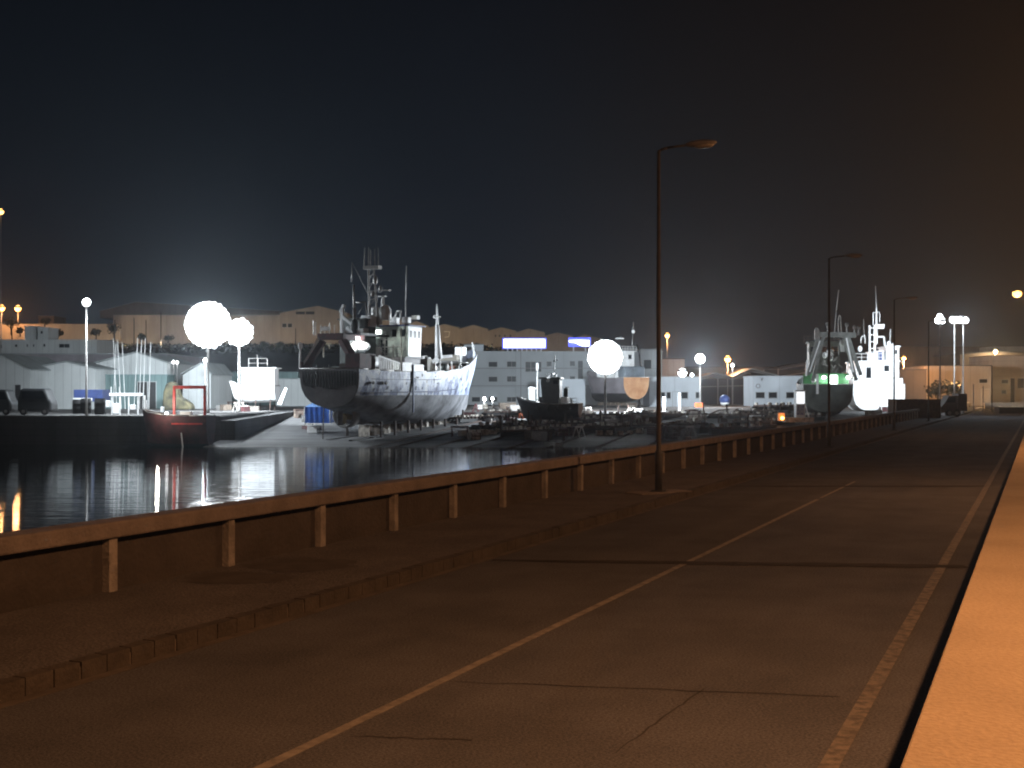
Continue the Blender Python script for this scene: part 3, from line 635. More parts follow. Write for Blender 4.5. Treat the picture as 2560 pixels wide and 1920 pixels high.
bar_part(tr, 'frame_brace', [P(895,785,6.5),P(911,762,6.5)], .05, M_metal)
# fore deck: foremast, booms, gallows, forecastle
a = 21.5
fm = MB().tube(P(1097,898,a),P(1093,812,a),.42,.22,10).tube(P(1093,812,a),P(1092,760,a),.16,.07).build('foremast', M_white2, tr.t, True)
MB().ball(P(1087,792,a),.2,8,6).build('mast_light', M_white2, fm)
MB().box(a-.1,a+.1,P(1101,0,a).y,P(1085,0,a).y,P(0,792,a).z-.05,P(0,792,a).z+.05).build('crosstree', M_metal, fm)
g = MB().bar(P(1100,893,a),P(1070,912,a-1.5),.35,.35).bar(P(1098,893,a),P(1130,890,a+1.5),.25,.3).build('derrick_boom', M_white2, tr.t)
g = MB().bar(P(1093,905,a),P(1150,905,a+2),.3,.3).tube(P(1073,925,19.5),P(1074,893,19.5),.12).tube(P(1058,925,18),P(1059,890,18),.1).tube(P(1150,925,24),P(1150,903,24),.14).build('gallows', M_white2, tr.t)
railing(tr, [P(1026,905,14)-Vector((0,0,.4)), P(1068,903,19)-Vector((0,0,.4))], .95, .9, M_white)
MB().box(15,17.5,-1.6,1.6,4.4,5.6).tube((18.2,-1.6,5.2),(18.2,1.6,5.2),.7,n=14).build('trawl_winch', M_dgreen, tr.t)
MB().box(13.6,14.6,-2.9,-1.9,4.4,6.6).ball((14.3,-1.1,5.9),.5,10,8).build('deck_machinery', M_tarp, tr.t)
for k_ in range(5):
    x_ = 14.5+k_*1.5+rnd.uniform(-.3,.3); MB().tube((x_,-3.2,4.5),(x_+rnd.uniform(-.2,.2),-3.1,6.3+rnd.uniform(-.3,.6)),.07).build('deck_post', M_white2 if k_%2 else M_metal, tr.t)
g = MB()
for k_ in range(7): g.path([(13.5+k_*1.1,-2.6,5.9),(14.0+k_*1.1,-2.4,5.4+.3*math.sin(k_)),(14.6+k_*1.1,-2.6,5.95)], .05, 5)
g.build('mooring_rope', M_white, tr.t)
for x_, y_, s_, m_ in ((15.3,-2.7,.45,M_white2),(17.9,-2.6,.5,M_dgreen),(20.6,-2.2,.4,M_orange)): MB().ball((x_,y_,5.6),s_,10,8,(1,.8,1.1)).build('float', m_, tr.t, True)
# plate seams, rust runs and faded paint patches on the starboard side
def hull_y(x, z):
    for (a_, b_) in zip(rows, rows[1:]):
        if a_[-1][0] <= x <= b_[-1][0]:
            f = (x-a_[-1][0])/max(1e-6, b_[-1][0]-a_[-1][0])
            def yz(r):
                for p, q in zip(r, r[1:]):
                    if p[2] <= z <= q[2]: return p[1]+(q[1]-p[1])*(z-p[2])/max(1e-6, q[2]-p[2])
                return r[-1][1]
            return yz(a_)*(1-f)+yz(b_)*f
    return 0
M_patch = mat('faded_blue_patch', (.085,.11,.20), .7, var=.5, scale=3); M_run = mat('rust_run', (.16,.10,.075), .8, var=.5, scale=4)
g = MB()
for i in range(26):
    x = 2.0+rnd.random()*22; z = rnd.choice((3.35,4.0,4.65))+rnd.uniform(-.15,.15); w_, h_ = rnd.uniform(.12,.55), rnd.uniform(.12,.5)
    g.add([(xx, -hull_y(xx,zz)-.05, zz) for xx, zz in ((x,z),(x+w_*rnd.uniform(.7,1),z+rnd.uniform(-.05,.05)),(x+w_,z+h_),(x+w_*rnd.uniform(0,.3),z+h_*rnd.uniform(.8,1)))], [(0,1,2,3)])
g.build('paint_patch_pattern', M_patch, tr.t)
g = MB()
for i in range(22):
    x = 1.5+rnd.random()*23; z = rnd.uniform(3.4,5.0); w_, h_ = rnd.uniform(.04,.10), rnd.uniform(.5,1.6)
    zb_ = max(1.9, z-h_); g.add([(x,-hull_y(x,z)-.045,z),(x+w_,-hull_y(x+w_,z)-.045,z),(x+w_*.7,-hull_y(x+w_,zb_)-.045,zb_),(x+w_*.3,-hull_y(x,zb_)-.045,zb_)], [(0,1,2,3)])
g.build('rust_streaks', M_run, tr.t)
MB().box(19.5,21,-1.3,1.3,4.7,5.9).build('hatch', M_tarp, tr.t); MB().box(24,24.8,-1.0,1.0,6.0,7.3).build('companionway', M_tarp, tr.t)
MB().plate([(22.8,-2.75),(25.5,-2.1),(27.6,-1.2),(29.4,0),(27.6,1.2),(25.5,2.1),(22.8,2.75)], 6.35, 6.45).build('forecastle_deck', M_white, tr.t)
railing(tr, [(25.7,-2.2,6.75),(27.9,-1.3,7.5),(29.6,-.2,8.0)], .9, .7, M_white2)
MB().box(26.5,27.6,-.5,.5,6.5,8.3).build('windlass', M_white2, tr.t, bevel=.1)
# propeller in its nozzle, rudder, skeg
nz = MB(); n = 24; vs = []
for k_, (x, r_) in enumerate(((2.2,1.18),(2.2,1.02),(3.3,.98),(3.3,1.22))):
    for i in range(n): q = 6.2832*i/n; vs.append((x, r_*math.cos(q), 1.02+r_*math.sin(q)))
nz.add(vs, [(k_*n+i, k_*n+(i+1)%n, ((k_+1)%4)*n+(i+1)%n, ((k_+1)%4)*n+i) for k_ in range(4) for i in range(n)]).build('nozzle', M_metal, tr.t, True)
pr = MB()
for i in range(4):
    q = i*math.pi/2+.4; c_, s__ = math.cos(q), math.sin(q)
    pr.add([(2.7,0*c_,1.02),(2.6,.35*c_-.3*s__,1.02+.35*s__+.3*c_),(2.75,.9*c_-.18*s__,1.02+.9*s__+.18*c_),(2.85,.92*c_+.2*s__,1.02+.92*s__-.2*c_),(2.85,.35*c_+.2*s__,1.02+.35*s__-.2*c_)],[(0,1,2,3,4)])
pr.tube((2.3,0,1.02),(3.4,0,1.02),.16).build('propeller', mat('bronze',(.35,.25,.12),.35,.8), tr.t)
MB().prism([(3.2,.1),(9,0),(9,.4),(5.2,1.4),(3.2,1.3)], -.16,.16).build('skeg', M_boot, tr.t)
MB().prism([(1.2,.1),(2.0,.1),(2.05,2.1),(1.1,2.1)], -.07,.07).build('rudder', M_boot, tr.t, bevel=.03)

# ---- green trawler seen from astern
gt = Ves('trawler', 'green trawler seen from astern with lit green working deck and steel gantry', 'fishing vessel', 2070, 138, -.15, R(80))
P = gt.P
st = [(0,2.75,.7,3.9,3.4,.45,-.2),(2,2.85,.5,3.9,2.4,.5,0),(5,2.95,.1,3.95,3,.5,0),(10,2.9,0,4.1,2.8,.55,0),(14,2.4,0,4.6,2,.8,.2),(17,1.3,.5,5.3,1.6,1.2,.8),(18.3,.05,1.2,5.8,1.5,1.4,1.4)]
hull(gt, st, 1.5, M_dgreen, mat('black_underwater_paint',(.02,.02,.022),.7,var=.4,scale=1), None)
MB().box(3.0,3.12,-2.6,2.6,2.95,WZ(934,141)+.15).build('green_bulkhead', M_green, gt.t)
MB().box(2.5,2.98,P(2094,0,2.6).y,P(2072,0,2.6).y,P(0,968,2.6).z,P(0,938,2.6).z).build('glow_locker', E_cold, gt.t, bevel=.1)  # brightness of the lit box is put in as its own glow
for px in (2060,2121):
    c_ = P(px,943,2.6); MB().ball(c_,.27,10,8,(.6,1,.7)).build('deck_light', E_cold, gt.t); light('POINT', gt.t, (c_.x-.35,c_.y,c_.z-.3), 120, (.85,1,.88), .2)
g = MB()
for a_, b_ in (((2020,938),(2047,838)),((2032,952),(2058,842))): g.bar(P(*a_,.6),P(*b_,.9),.42,.35)
for a_, b_ in (((2152,938),(2118,838)),((2140,952),(2112,842))): g.bar(P(*a_,.6),P(*b_,.9),.42,.35)
g.bar(P(2036,836,.9),P(2140,838,.9),.5,.6); gg = g.build('gantry', mat('pale_gantry_paint',(.20,.21,.20),.5,var=.5,scale=1.5), gt.t)
MB().bar(P(2024,930,.2),P(2050,852,.4),.1,.12).bar(P(2133,930,.2),P(2116,845,.4),.16,.14).bar(P(2015,940,.3),P(2018,900,.3),.2,.2).build('painted_lit_edges', M_white2, gg)  # white bars along the legs stand in for light on their edges
for px, y0 in ((2042,824),(2068,810),(2117,812),(2136,818),(2146,820)): MB().tube(P(px,838,1),P(px,y0,1),.09).ball(P(px,y0,1),.22,8,6,(1,1,1.3)).build('lamp_bracket', M_metal, gg)
MB().box(.6,1.2,P(2048,0,.9).y,P(2036,0,.9).y,P(0,848,.9).z,P(0,824,.9).z).build('net_sheave', M_metal, gg)
for px, py in ((2034,950),(2076,895),(2104,858),(2062,888)): MB().ball(P(px,py,1.5),.28,10,8,(1,1,1.3)).build('float', M_white2, gt.t, True)
zt = P(0,858,8).z
hs = house(gt, 6.0,9.5, -1.9,1.7, 3.0, zt, mat('dim_grey_house_paint',(.19,.205,.18),.6,var=.5,scale=1.5), 'wheelhouse', win_aft=[(-1.6,-.9,zt-1.1,zt-.5),(-.4,.4,zt-1.1,zt-.5),(.8,1.5,zt-1.1,zt-.5),(-.4,.4,3.2,5.0)], win_side=[(7,8,zt-1.1,zt-.5)])
MB().box(5.2,5.9,P(2084,0,6).y,P(2066,0,6).y,P(0,892,6).z,P(0,874,6).z).build('white_liferaft', M_white2, gt.t, bevel=.15)
MB().prism([(5.6,P(0,880,6).z),(6.2,P(0,880,6).z),(6.2,P(0,850,6).z),(5.6,P(0,850,6).z)], P(2112,0,6).y, P(2100,0,6).y).build('ventilator', M_white2, gt.t, bevel=.1)
bar_part(gt, 'raked_aerial', [P(2085,845,7),P(2091,775,7),P(2097,725,7)], .06, M_white2)
bar_part(gt, 'hoop_mast', [P(2097,840,7),P(2096,800,7),P(2098,788,7),P(2102,792,7),P(2104,840,7)], .07, M_white)
g = MB()
for i in range(16): px = rnd.uniform(2060,2125); y0 = rnd.uniform(860,925); g.tube(P(px,y0,4),P(px+rnd.uniform(-14,14),y0+rnd.uniform(8,30),4),rnd.uniform(.04,.12))
g.build('deck_rigging', M_metal, gt.t)
railing(gt, [(6.2,-2.3,zt),(6.2,2.3,zt)], .8, .5, M_metal)
MB().box(-.35,-.2,P(2046,0,0).y,P(2040,0,0).y,P(0,985,0).z,P(0,935,0).z).build('white_stanchion', M_white2, gt.t)
MB().prism([(.6,0),(1.5,0),(1.5,1.9),(.5,1.9)],-.08,.08).build('rudder', M_boot, gt.t)

# ---- floodlit white vessel to its right
wv = Ves('white_ship', 'dazzling white floodlit ship with a ladder mast on the right of the yard', 'ship', 2194, 150, .0, R(82))
P = wv.P
st = [(0,3.0,.5,4.6,5,.35,-.1),(2,3.1,.3,4.6,5,.38,0),(6,3.1,.15,4.6,3,.45,0),(12,3.0,.1,4.9,2.8,.5,0),(17,2.2,.2,5.6,1.9,.9,.3),(20,.05,.9,6.4,1.5,1.3,1.2)]
hull(wv, st, 1.3, M_white2, M_white, None)
z1 = P(0,905,3).z
h1 = house(wv, 1.2,10, P(2248,0,1.2).y,P(2140,0,1.2).y, 3.7, z1, M_white2, 'deckhouse', win_aft=[(-1.6,-1.0,z1-1.2,z1-.5),(.6,1.2,4.4,6.0)])
z2 = P(0,868,4).z
h2 = house(wv, 3.0,9, P(2248,0,3).y,P(2216,0,3).y, z1+.14, z2, M_white2, 'wheelhouse', win_aft=[(P(2244,0,3).y,P(2234,0,3).y,z2-.9,z2-.4)])
h3 = house(wv, 4.0,9, P(2212,0,3).y,P(2186,0,3).y, z1+.14, P(0,880,4).z, M_white2, 'upper_cabin')
MB().box(3.7,4.0,P(2206,0,3.5).y,P(2197,0,3.5).y,P(0,900,3.5).z,P(0,880,3.5).z).build('blue_panel', M_dblue, wv.t)
a = 3.4; mm = MB()
mm.tube(P(2174,915,a),P(2174,814,a),.13).tube(P(2187,915,a),P(2187,812,a),.15)
for k_ in range(6): mm.tube(P(2174,905-k_*17,a),P(2187,905-k_*17,a),.07)
mm.tube(P(2191,860,a),P(2191,770,a),.16,.09).tube(P(2191,770,a),P(2189,715,a),.05,.03).tube(P(2183,812,a),P(2183,782,a),.06).tube(P(2182,782,a),P(2199,780,a),.06).tube(P(2199,806,a),P(2199,782,a),.04)
ms = mm.build('ladder_mast', M_white2, wv.t)
MB().box(a-.2,a+.2,P(2210,0,a).y,P(2193,0,a).y,P(0,822,a).z,P(0,811,a).z).build('radar_scanner', M_white2, ms)
bar_part(wv, 'aerial_frame', [P(2152,858,3),P(2153,843,3),P(2162,838,3),P(2163,858,3)], .07, M_white); bar_part(wv, 'aerial', [P(2161,850,3),P(2159,798,3)], .04, M_metal)
bar_part(wv, 'mast_arm', [P(2192,842,a),P(2210,842,a),P(2212,865,a)], .13, M_white2); bar_part(wv, 'aerial', [P(2225,860,3),P(2226,823,3)], .05, M_white2)
for q_ in ((2222,860),(2232,866),(2150,872)): MB().ball(P(*q_,3),.28,10,8,(1,1,1.5)).build('radar_dome', M_white2, wv.t, True)
railing(wv, [(1.1,P(2140,0,1).y,z1+.1),(1.1,P(2212,0,1).y,z1+.1)], .9, .6, M_white2)
MB().box(.3,1.1,P(2262,0,.5).y,P(2252,0,.5).y,P(0,1000,.5).z,P(0,960,.5).z).build('gangway_box', M_white, wv.t, bevel=.05)

# ---- grey and orange vessel behind the central floodlight
ov = Ves('fishing_boat', 'fishing vessel with grey side and orange stern, behind the central floodlight', 'fishing vessel', 1590, 182, 1.2, R(118))
P = ov.P
st = [(0,2.3,.6,3.9,3.0,.5,-.1),(1.5,2.4,.3,3.8,2.6,.5,0),(5,2.5,0,3.8,3,.5,0),(9,2.3,0,4.1,2.4,.65,0),(11.5,1.3,.3,4.7,1.7,1.1,.6),(12.6,.05,.9,5.1,1.5,1.3,1.1)]
hull(ov, st, 1.5, M_greyh, M_dmetal, M_tan)  # on this hull only the transom takes the orange tan tone
z1 = P(0,880,5).z
house(ov, 3,8.5,-1.7,1.7,3.0,z1,M_white,'deckhouse',win_aft=[(-1.2,-.6,z1-1.1,z1-.5),(.5,1.1,z1-1.1,z1-.5)])
bar_part(ov, 'leaning_boom', [P(1605,930,1),P(1598,885,1),P(1591,862,2)], .13, M_dmetal)
bar_part(ov, 'mast', [P(1580,880,4),P(1582,830,4),P(1584,805,4)], .08, M_metal)
MB().box(3.5,4.2,P(1556,0,4).y,P(1540,0,4).y,P(0,848,4).z,P(0,845,4).z).ball(P(1583,829,4),.3,8,6).build('radar_scanner', M_white2, ov.t)
MB().box(.3,2.2,-1.9,1.9,3.9,5.6).build('net_cover', mat('grey_blue_cover',(.16,.19,.22),.8,var=.5,scale=1), ov.t, bevel=.25)
railing(ov, [(2.6,-1.8,z1),(2.6,1.8,z1)], .8, .5, M_white)

# ---- small tug, bow to the left
tg = Ves('tug', 'small dark tug with pale deck and cluttered mast before the office block', 'tug boat', 1448, 129, -.55, R(167))
P = tg.P
st = [(0,1.5,.7,2.2,2.2,.5,-.1),(1.2,1.65,.3,2.15,2.6,.5,0),(3.0,1.7,.1,2.15,2.6,.5,0),(4.6,1.5,.1,2.3,2.0,.7,.1),(5.6,1.0,.3,2.6,1.6,1.0,.5),(6.1,.05,.7,2.9,1.4,1.3,.8)]
hull(tg, st, .9, M_dmetal, mat('black_tug_bottom',(.03,.03,.033),.7,var=.4,scale=1), None, bul=.3, deck_m=M_white2)
zd = 1.95
hw = house(tg, 2.0,3.9,-.8,.8,zd,P(0,948,3).z,mat('tug_house_paint',(.07,.08,.085),.55,var=.3),'wheelhouse', win_side=[(2.2,2.7,P(0,960,3).z,P(0,951,3).z)], rake=.15)
for px in (1374,1386,1397): MB().ball(P(px,952,3)+Vector((0,.95,0)),.16,10,8).build('fender_ball', M_white, tg.t, True)
MB().tube((1.5,0,zd),(1.45,0,zd+1.9),.28,.24,12).build('funnel', M_dmetal, tg.t, True)
MB().box(1.9,4.2,-.95,.95,P(0,948,3).z+.13,P(0,948,3).z+.2).build('visor', M_dmetal, tg.t)
MB().box(4.05,4.09,-.6,.6,P(0,962,3).z,P(0,951,3).z).build('window', M_glass, hw)
for x_ in (.8,1.9,3.0,4.1): MB().ball((x_,1.78,1.75),.26,10,8,(1,.45,1)).build('tyre_fender', M_black, tg.t, True)
bar_part(tg, 'mast', [P(1386,948,3),P(1387,905,3),P(1388,884,3)], .045, M_dmetal)
MB().box(2.8,3.0,-.5,.5,P(0,936,3).z,P(0,933,3).z).ball(P(1386,902,3),.14,8,6).ball(P(1393,900,3),.10,8,6).build('mast_fittings', M_dmetal, tg.t)
g = MB()
for i in range(16): px = rnd.uniform(1366,1400); g.tube(P(px,946,3),P(px+rnd.uniform(-4,4),rnd.uniform(930,942),3),.035)
g.tube(P(1366,944,3),P(1402,944,3),.04).build('roof_aerials', M_dmetal, tg.t)
MB().box(1.2,1.9,-.7,.7,zd,zd+.95).tube((.9,0,zd),(.9,0,zd+.8),.12).build('towing_bollard', M_white2, tg.t, bevel=.04)
railing(tg, [(0,1.45,2.15),(1.9,1.6,2.1)], .65, .45, M_white2)
MB().box(4.0,4.5,-1.1,-.5,2.05,2.9).build('anchor_winch', M_dmetal, tg.t)

# ---- white workboat on stands under the left floodlights
wb = Ves('workboat', 'glaring white workboat on stands beside the left floodlights', 'boat', 693, 146, 1.55, R(176))
P = wb.P
st = [(0,1.4,.25,2.1,2.2,.5,0),(1.5,1.5,.1,2.0,2.6,.5,0),(3.4,1.45,.05,2.05,2.4,.55,0),(4.6,1.0,.15,2.3,1.8,.9,.3),(5.3,.05,.6,2.7,1.5,1.2,.6)]
hull(wb, st, .8, M_white2, M_white, None, bul=.25)
z1 = P(0,922,2).z
house(wb, .1,4.1,-1.1,1.1,1.8,z1,M_white2,'cabin',win_side=[(1.8,2.05,2.6,2.95)],roof=.3)
railing(wb, [(1.0,.8,z1+.1),(3.3,.8,z1+.1)], 1.15, .8, M_metal, r=.035); bar_part(wb, 'mast', [(2.2,.8,z1),(2.25,.8,z1+1.7)], .045, M_metal)
for x in (.6,2.4,4.0):
    for y in (-.9,.9): MB().bar((x,y*1.3,-1.0),(x,y,.45),.1).build('stand', M_rust, wb.t)
MB().prism([(-.75,-.2),(-.3,-.1),(-1.2,1.9),(-1.5,1.8)], .9, 1.0).build('leaning_plank', M_white2, wb.t)

# ---- low red boat with a red gantry, afloat at the quay
rb = Ves('workboat', 'low dark red workboat with a square bright red gantry at the quay', 'boat', 527, 108.5, -2.45, R(176))
P = rb.P
st = [(0,1.35,.3,3.2,2.2,.5,0),(1.5,1.45,.1,3.2,2.6,.5,0),(4,1.4,.1,3.3,2.4,.55,0),(5.2,.9,.3,3.5,1.8,.9,.3),(5.8,.05,.8,3.8,1.5,1.2,.5)]
hull(rb, st, .7, M_dred, M_black, None, bul=.5, deck_m=M_rust)
z0 = 2.7; zt = P(0,968,2).z; a0, a1 = .3, 3.1
g = MB()
for a_ in (a0, a1): g.bar((a_,.75,z0),(a_,.75,zt),.22,.22)
g.bar((a0-.1,.75,zt),(a1+.1,.75,zt),.24,.28).build('red_gantry', M_red, rb.t, bevel=.02)
MB().bar((a0,.75,2.9),(a1,.75,2.9),.12,.2).bar((a0,1.44,2.5),(a1,1.44,2.5),.1,.14).build('gantry_crossbar', M_red, rb.t)
MB().box(1.7,2.7,-.2,.5,2.7,3.6).box(.5,1.1,-.4,.4,2.7,3.3).build('deck_box', M_white2, rb.t, bevel=.05)
dl = MB().tube((3.7,1.0,2.7),(3.7,1.0,3.3),.04).build('deck_lamp', M_dmetal, rb.t); MB().ball((3.7,1.05,3.4),.16,10,8).build('lens', E_whites, dl, True); light('POINT', rb.t, (3.9,2.8,4.2), 380, (1,.93,.8), .15)
MB().tube((2.2,1.5,1.7),(2.0,1.6,.2),.06).build('mooring_fender', M_white2, rb.t)

# ================================================================ BUILDINGS
GZ = .45
def bld(name, label, x0, x1, ytop, Y, depth, m, gz=GZ, wins=(), doors=(), gable=None, cat='building', group=None, ridge_run='y', roof_m=None, parapet=0, reveal_m=None, yb=None):
    """front wall faces the camera at depth Y; gable = (peak px, peak py)"""
    X0, X1 = WX(x0, Y), WX(x1, Y); zt = WZ(ytop, Y) if ytop < 5000 else 4; cx = (X0+X1)/2
    z0 = gz if yb is None else WZ(yb, Y)
    t = thing(name, label, cat, (cx, Y, z0), 0, group); hw = (X1-X0)/2; h = zt-z0
    if gable:
        gx, gzz = WX(gable[0], Y)-cx, WZ(gable[1], Y)-z0
        MB().prism([(-hw,0),(hw,0),(hw,h),(gx,gzz),(-hw,h)], 0, depth).build('wall', m, t)
        rf = MB(); e_ = .25
        for sx, hh in ((-hw-e_, h-.02),(hw+e_, h-.02)):
            rf.prism([(sx,hh+.03),(gx,gzz+.03),(gx,gzz+.17),(sx,hh+.17)], -.3, depth+.3)
        rf.build('roof', roof_m or M_roof, t)
    else:
        MB().box(-hw,hw,0,depth,0,h).build('wall', m, t)
        MB().box(-hw-.12,hw+.12,-.12,depth+.12,h+.002,h+.16).build('roof', roof_m or M_roof, t)
    for w in wins:
        a, b, c, d = WX(w[0],Y)-cx, WX(w[2],Y)-cx, WZ(w[3],Y)-z0, WZ(w[1],Y)-z0
        wn = MB().box(a,b,-.012,.05,c,d).build('window', M_glass2, t)
        f = MB(); f.box(a-.07,a,-.06,0,c-.07,d+.07).box(b,b+.07,-.06,0,c-.07,d+.07).box(a,b,-.06,0,d,d+.07).box(a-.1,b+.1,-.12,0,c-.16,c-.071)
        nm = max(1, round((b-a)/1.1))
        for i in range(1, nm): q = a+(b-a)*i/nm; f.box(q-.03,q+.03,-.05,-.013,c,d)
        f.build('frame', M_frame, wn)
    for w in doors:
        a, b, c, d = WX(w[0],Y)-cx, WX(w[2],Y)-cx, 0.0, WZ(w[1],Y)-z0
        dr = MB().box(a,b,-.05,.03,c+.01,d).build('door', w[3] if len(w) > 3 else M_dmetal, t)
        MB().box(a-.08,a,-.08,0,0.01,d+.08).box(b,b+.08,-.08,0,0.01,d+.08).box(a,b,-.08,0,d,d+.08).build('frame', M_frame, dr)
    return t, cx, Y, z0, h

# three-storey office block
ob, ocx, oY, oz, oh = bld('office_block', 'long three-storey grey office block with dark windows behind the trawler bow', 1162, 1656, 880, 225, 16, M_bldO, roof_m=M_bldO,
    wins=[(1222,905,1243,917),(1268,904,1290,917),(1314,905,1353,929),(1367,904,1379,916),(1425,903,1437,915),(1445,902,1457,949),(1222,942,1243,954),(1268,941,1290,954),(1425,941,1437,949),(1180,993,1200,1004),(1222,993,1243,1004),(1268,993,1290,1004)])
def on(px, Y, cx): return WX(px, Y)-cx
MB().box(on(1302,225,ocx)-.06,on(1302,225,ocx)+.06,-.04,0,0,oh).build('drainpipe', M_greyh, ob)
MB().box(-18.4,18.4,-.03,0,oh*.36,oh*.36+.1).box(-18.4,18.4,-.03,0,oh*.69,oh*.69+.1).build('string_course', M_greyh, ob)
# roof cabin, end tower
bld('roof_cabin', 'small pale plant cabin with a dark window on the office roof, left end', 1160, 1208, 862, 228, 5, M_bldW, gz=WZ(880,225)+.17, wins=[(1166,867,1184,876)])
bld('stair_tower', 'grey stair tower with a dark opening at the right end of the office block', 1601, 1655, 874, 224, 14, M_bldO, wins=[(1610,900,1628,922)], doors=[(1640,945,1650)])
bld('annex', 'small plain pale annex before the office block, behind the tug', 1348, 1463, 950, 205, 8, M_bldW, wins=[(1413,967,1421,974)], roof_m=M_bldW)
# illuminated signs on the roof
def sign(name, label, x0, x1, y0, y1, Y, m_face, blue=True, legs=8):
    X0, X1 = WX(x0, Y), WX(x1, Y); cx = (X0+X1)/2; zb = WZ(880,225)+.17; t = thing(name, label, 'illuminated sign', (cx, Y, zb)); hw = (X1-X0)/2; za, zc = WZ(y1,Y)-zb, WZ(y0,Y)-zb
    MB().box(-hw,hw,0,.5,za,zc).build('sign_box', M_dblue, t, bevel=.05)
    MB().box(-hw+.25,hw-.25,-.03,-.002,za+.2,zc-.2).build('lit_face', m_face, t)
    r_ = MB(); w_ = .2
    r_.box(-hw,hw,-.04,-.002,zc-.18,zc).box(-hw,hw,-.04,-.002,za,za+.18).box(-hw,-hw+.23,-.04,-.002,za+.18,zc-.18).box(hw-.23,hw,-.04,-.002,za+.18,zc-.18); r_.build('blue_rim', E_signb, t)
    for i in range(legs):
        x = -hw+1+(2*hw-2)*i/max(1,legs-1); MB().box(x-.12,x+.12,.1,.35,0,za).build('leg', M_white2, t)
    return t, hw, za, zc
sign('roof_sign', 'large glowing white roof sign with a blue rim on the office block', 1256, 1366, 845, 872, 229, E_sign)
t, hw, za, zc = sign('roof_sign', 'smaller glowing blue roof sign with a white slanting band, right of the big white one', 1421, 1477, 844, 867, 231, E_signb, legs=2)
MB().add([(-hw+.1,-.06,zc-.9),(-hw+.1,-.06,zc-.5),(0,-.06,zc-.45),(hw-.25,-.06,zc-.5),(hw-.25,-.06,za+.1),(0.3,-.06,za+.15),(-.8,-.06,za+.75)],[(0,1,2,3,4,5,6)]).build('white_band', E_sign, t)

# low white workshops
def marks(t, polys, m, nm='painted_mark'):
    g = MB()
    for p in polys: g.path([Vector(q) for q in p], .07, 4)
    return g.build(nm, m, t)
wA, cx, Y, z0, h = bld('workshop', 'low white workshop with small windows right of the nearest lamp post', 1623, 1751, 944, 196, 9, M_bldW, roof_m=M_bldW,
    wins=[(1653,981,1662,996),(1667,981,1676,996),(1703,981,1719,996),(1740,981,1750,995)], doors=[(1682,980,1696,M_bldW)])
MB().prismx([(0,0),(9,0),(9,h),(0,h)], (WX(1751,196)-cx)+.002, (WX(1751,196)-cx)+.03).build('side_wall', M_white2, wA)
wB, cx, Y, z0, h = bld('workshop', 'low white workshop with round and F shaped marks left of the green trawler', 1885, 2013, 942, 200, 9, M_bldW, roof_m=M_bldW,
    wins=[(1890,981,1911,995),(1922,981,1942,995),(1966,981,1988,995)])
q = lambda px, py: (WX(px,200)-cx, -.05, WZ(py,200)-z0)
marks(wB, [[q(1904,952),q(1904,946),q(1908,946)],[q(1904,949),q(1907,949)]], M_greyh, 'letter_mark')
marks(wB, [[q(1895+5*math.cos(i*.63),965+5*math.sin(i*.63)) for i in range(11)]], M_greyh, 'round_mark')
# open canopies
def canopy(label, px0, px1, peaks, Y, depth, m=M_roof, back=M_dmetal):
    X0, X1 = WX(px0,Y), WX(px1,Y); cx = (X0+X1)/2; t = thing('open_canopy', label, 'canopy', (cx,Y,GZ))
    pr_ = [(WX(a,Y)-cx, WZ(b,Y)-GZ) for a, b in peaks]; g = MB()
    for (a,b),(c,d) in zip(pr_, pr_[1:]):
        g.prism([(a,b),(c,d),(c,d+.22),(a,b+.22)], 0, depth)
    g.build('roof', m, t)
    for i in range(0, len(pr_), 2):
        a, b = pr_[i]
        for yy in (.2, depth-.2): MB().box(a-.12,a+.12,yy-.12,yy+.12,0,b).build('post', M_metal, t)
    f = MB().bar((pr_[0][0],.1,pr_[0][1]-1.6),(pr_[-1][0],.1,pr_[-1][1]-1.6),.12); 
    for (a,b),(c,d) in zip(pr_, pr_[1:]): f.bar((a,.1,b-.3),(c,.1,d-.3),.1)
    f.build('truss', M_metal, t)
    MB().box(pr_[0][0],pr_[-1][0],depth,depth+.1,0,min(p[1] for p in pr_)).build('back_wall', back, t)
    return t
canopy('open canopy with twin shallow gables between the two white workshops', 1752, 1946, [(1752,945),(1790,934),(1832,945),(1880,923),(1946,940)], 218, 16)
canopy('dark steel canopy rising behind the right white workshop', 1946, 2060, [(1946,921),(2008,909),(2060,905)], 238, 14, M_roofd)
bld('shed', 'dark brown shed roofline beyond the canopy', 1716, 1950, 918, 262, 12, M_bldD, roof_m=M_roofd)
bld('shed', 'grey hazy block right beside the stair tower', 1656, 1712, 898, 240, 10, M_bldA, roof_m=M_roofd)

# left-hand warehouses at the quay
bld('warehouse', 'pale warehouse cut by the left edge with a sloping white roof line', -90, 76, 925, 150, 14, M_bldA, gz=.66, gable=(5,888), doors=[(38,962,52)])
bld('warehouse', 'pale gabled warehouse, second from the left edge behind the dark vans', 78, 238, 922, 156, 16, M_bldA, gz=.66, gable=(168,905), roof_m=M_roof)
bld('warehouse', 'pale gabled warehouse with a teal lower front, third from the left', 240, 417, 908, 164, 14, M_bldA, gz=.66, gable=(342,882))
bld('lean_to', 'teal clad lean-to in front of the third gabled warehouse', 256, 417, 939, 160, 3.6, M_bldT, gz=.66, doors=[(345,955,368),(372,955,390)], roof_m=M_bldT)
bld('warehouse', 'grey gabled shed behind the red gantry', 457, 527, 937, 160, 12, M_bldA, gz=.66, gable=(505,908))
bld('warehouse', 'long dim grey roofed hall behind the left warehouses', -60, 420, 886, 185, 20, M_greyh, gz=.66, roof_m=M_roof)
bld('warehouse', 'low pale shed behind the trawler stern', 690, 800, 948, 190, 12, M_bldA, gz=.5, roof_m=M_roof)
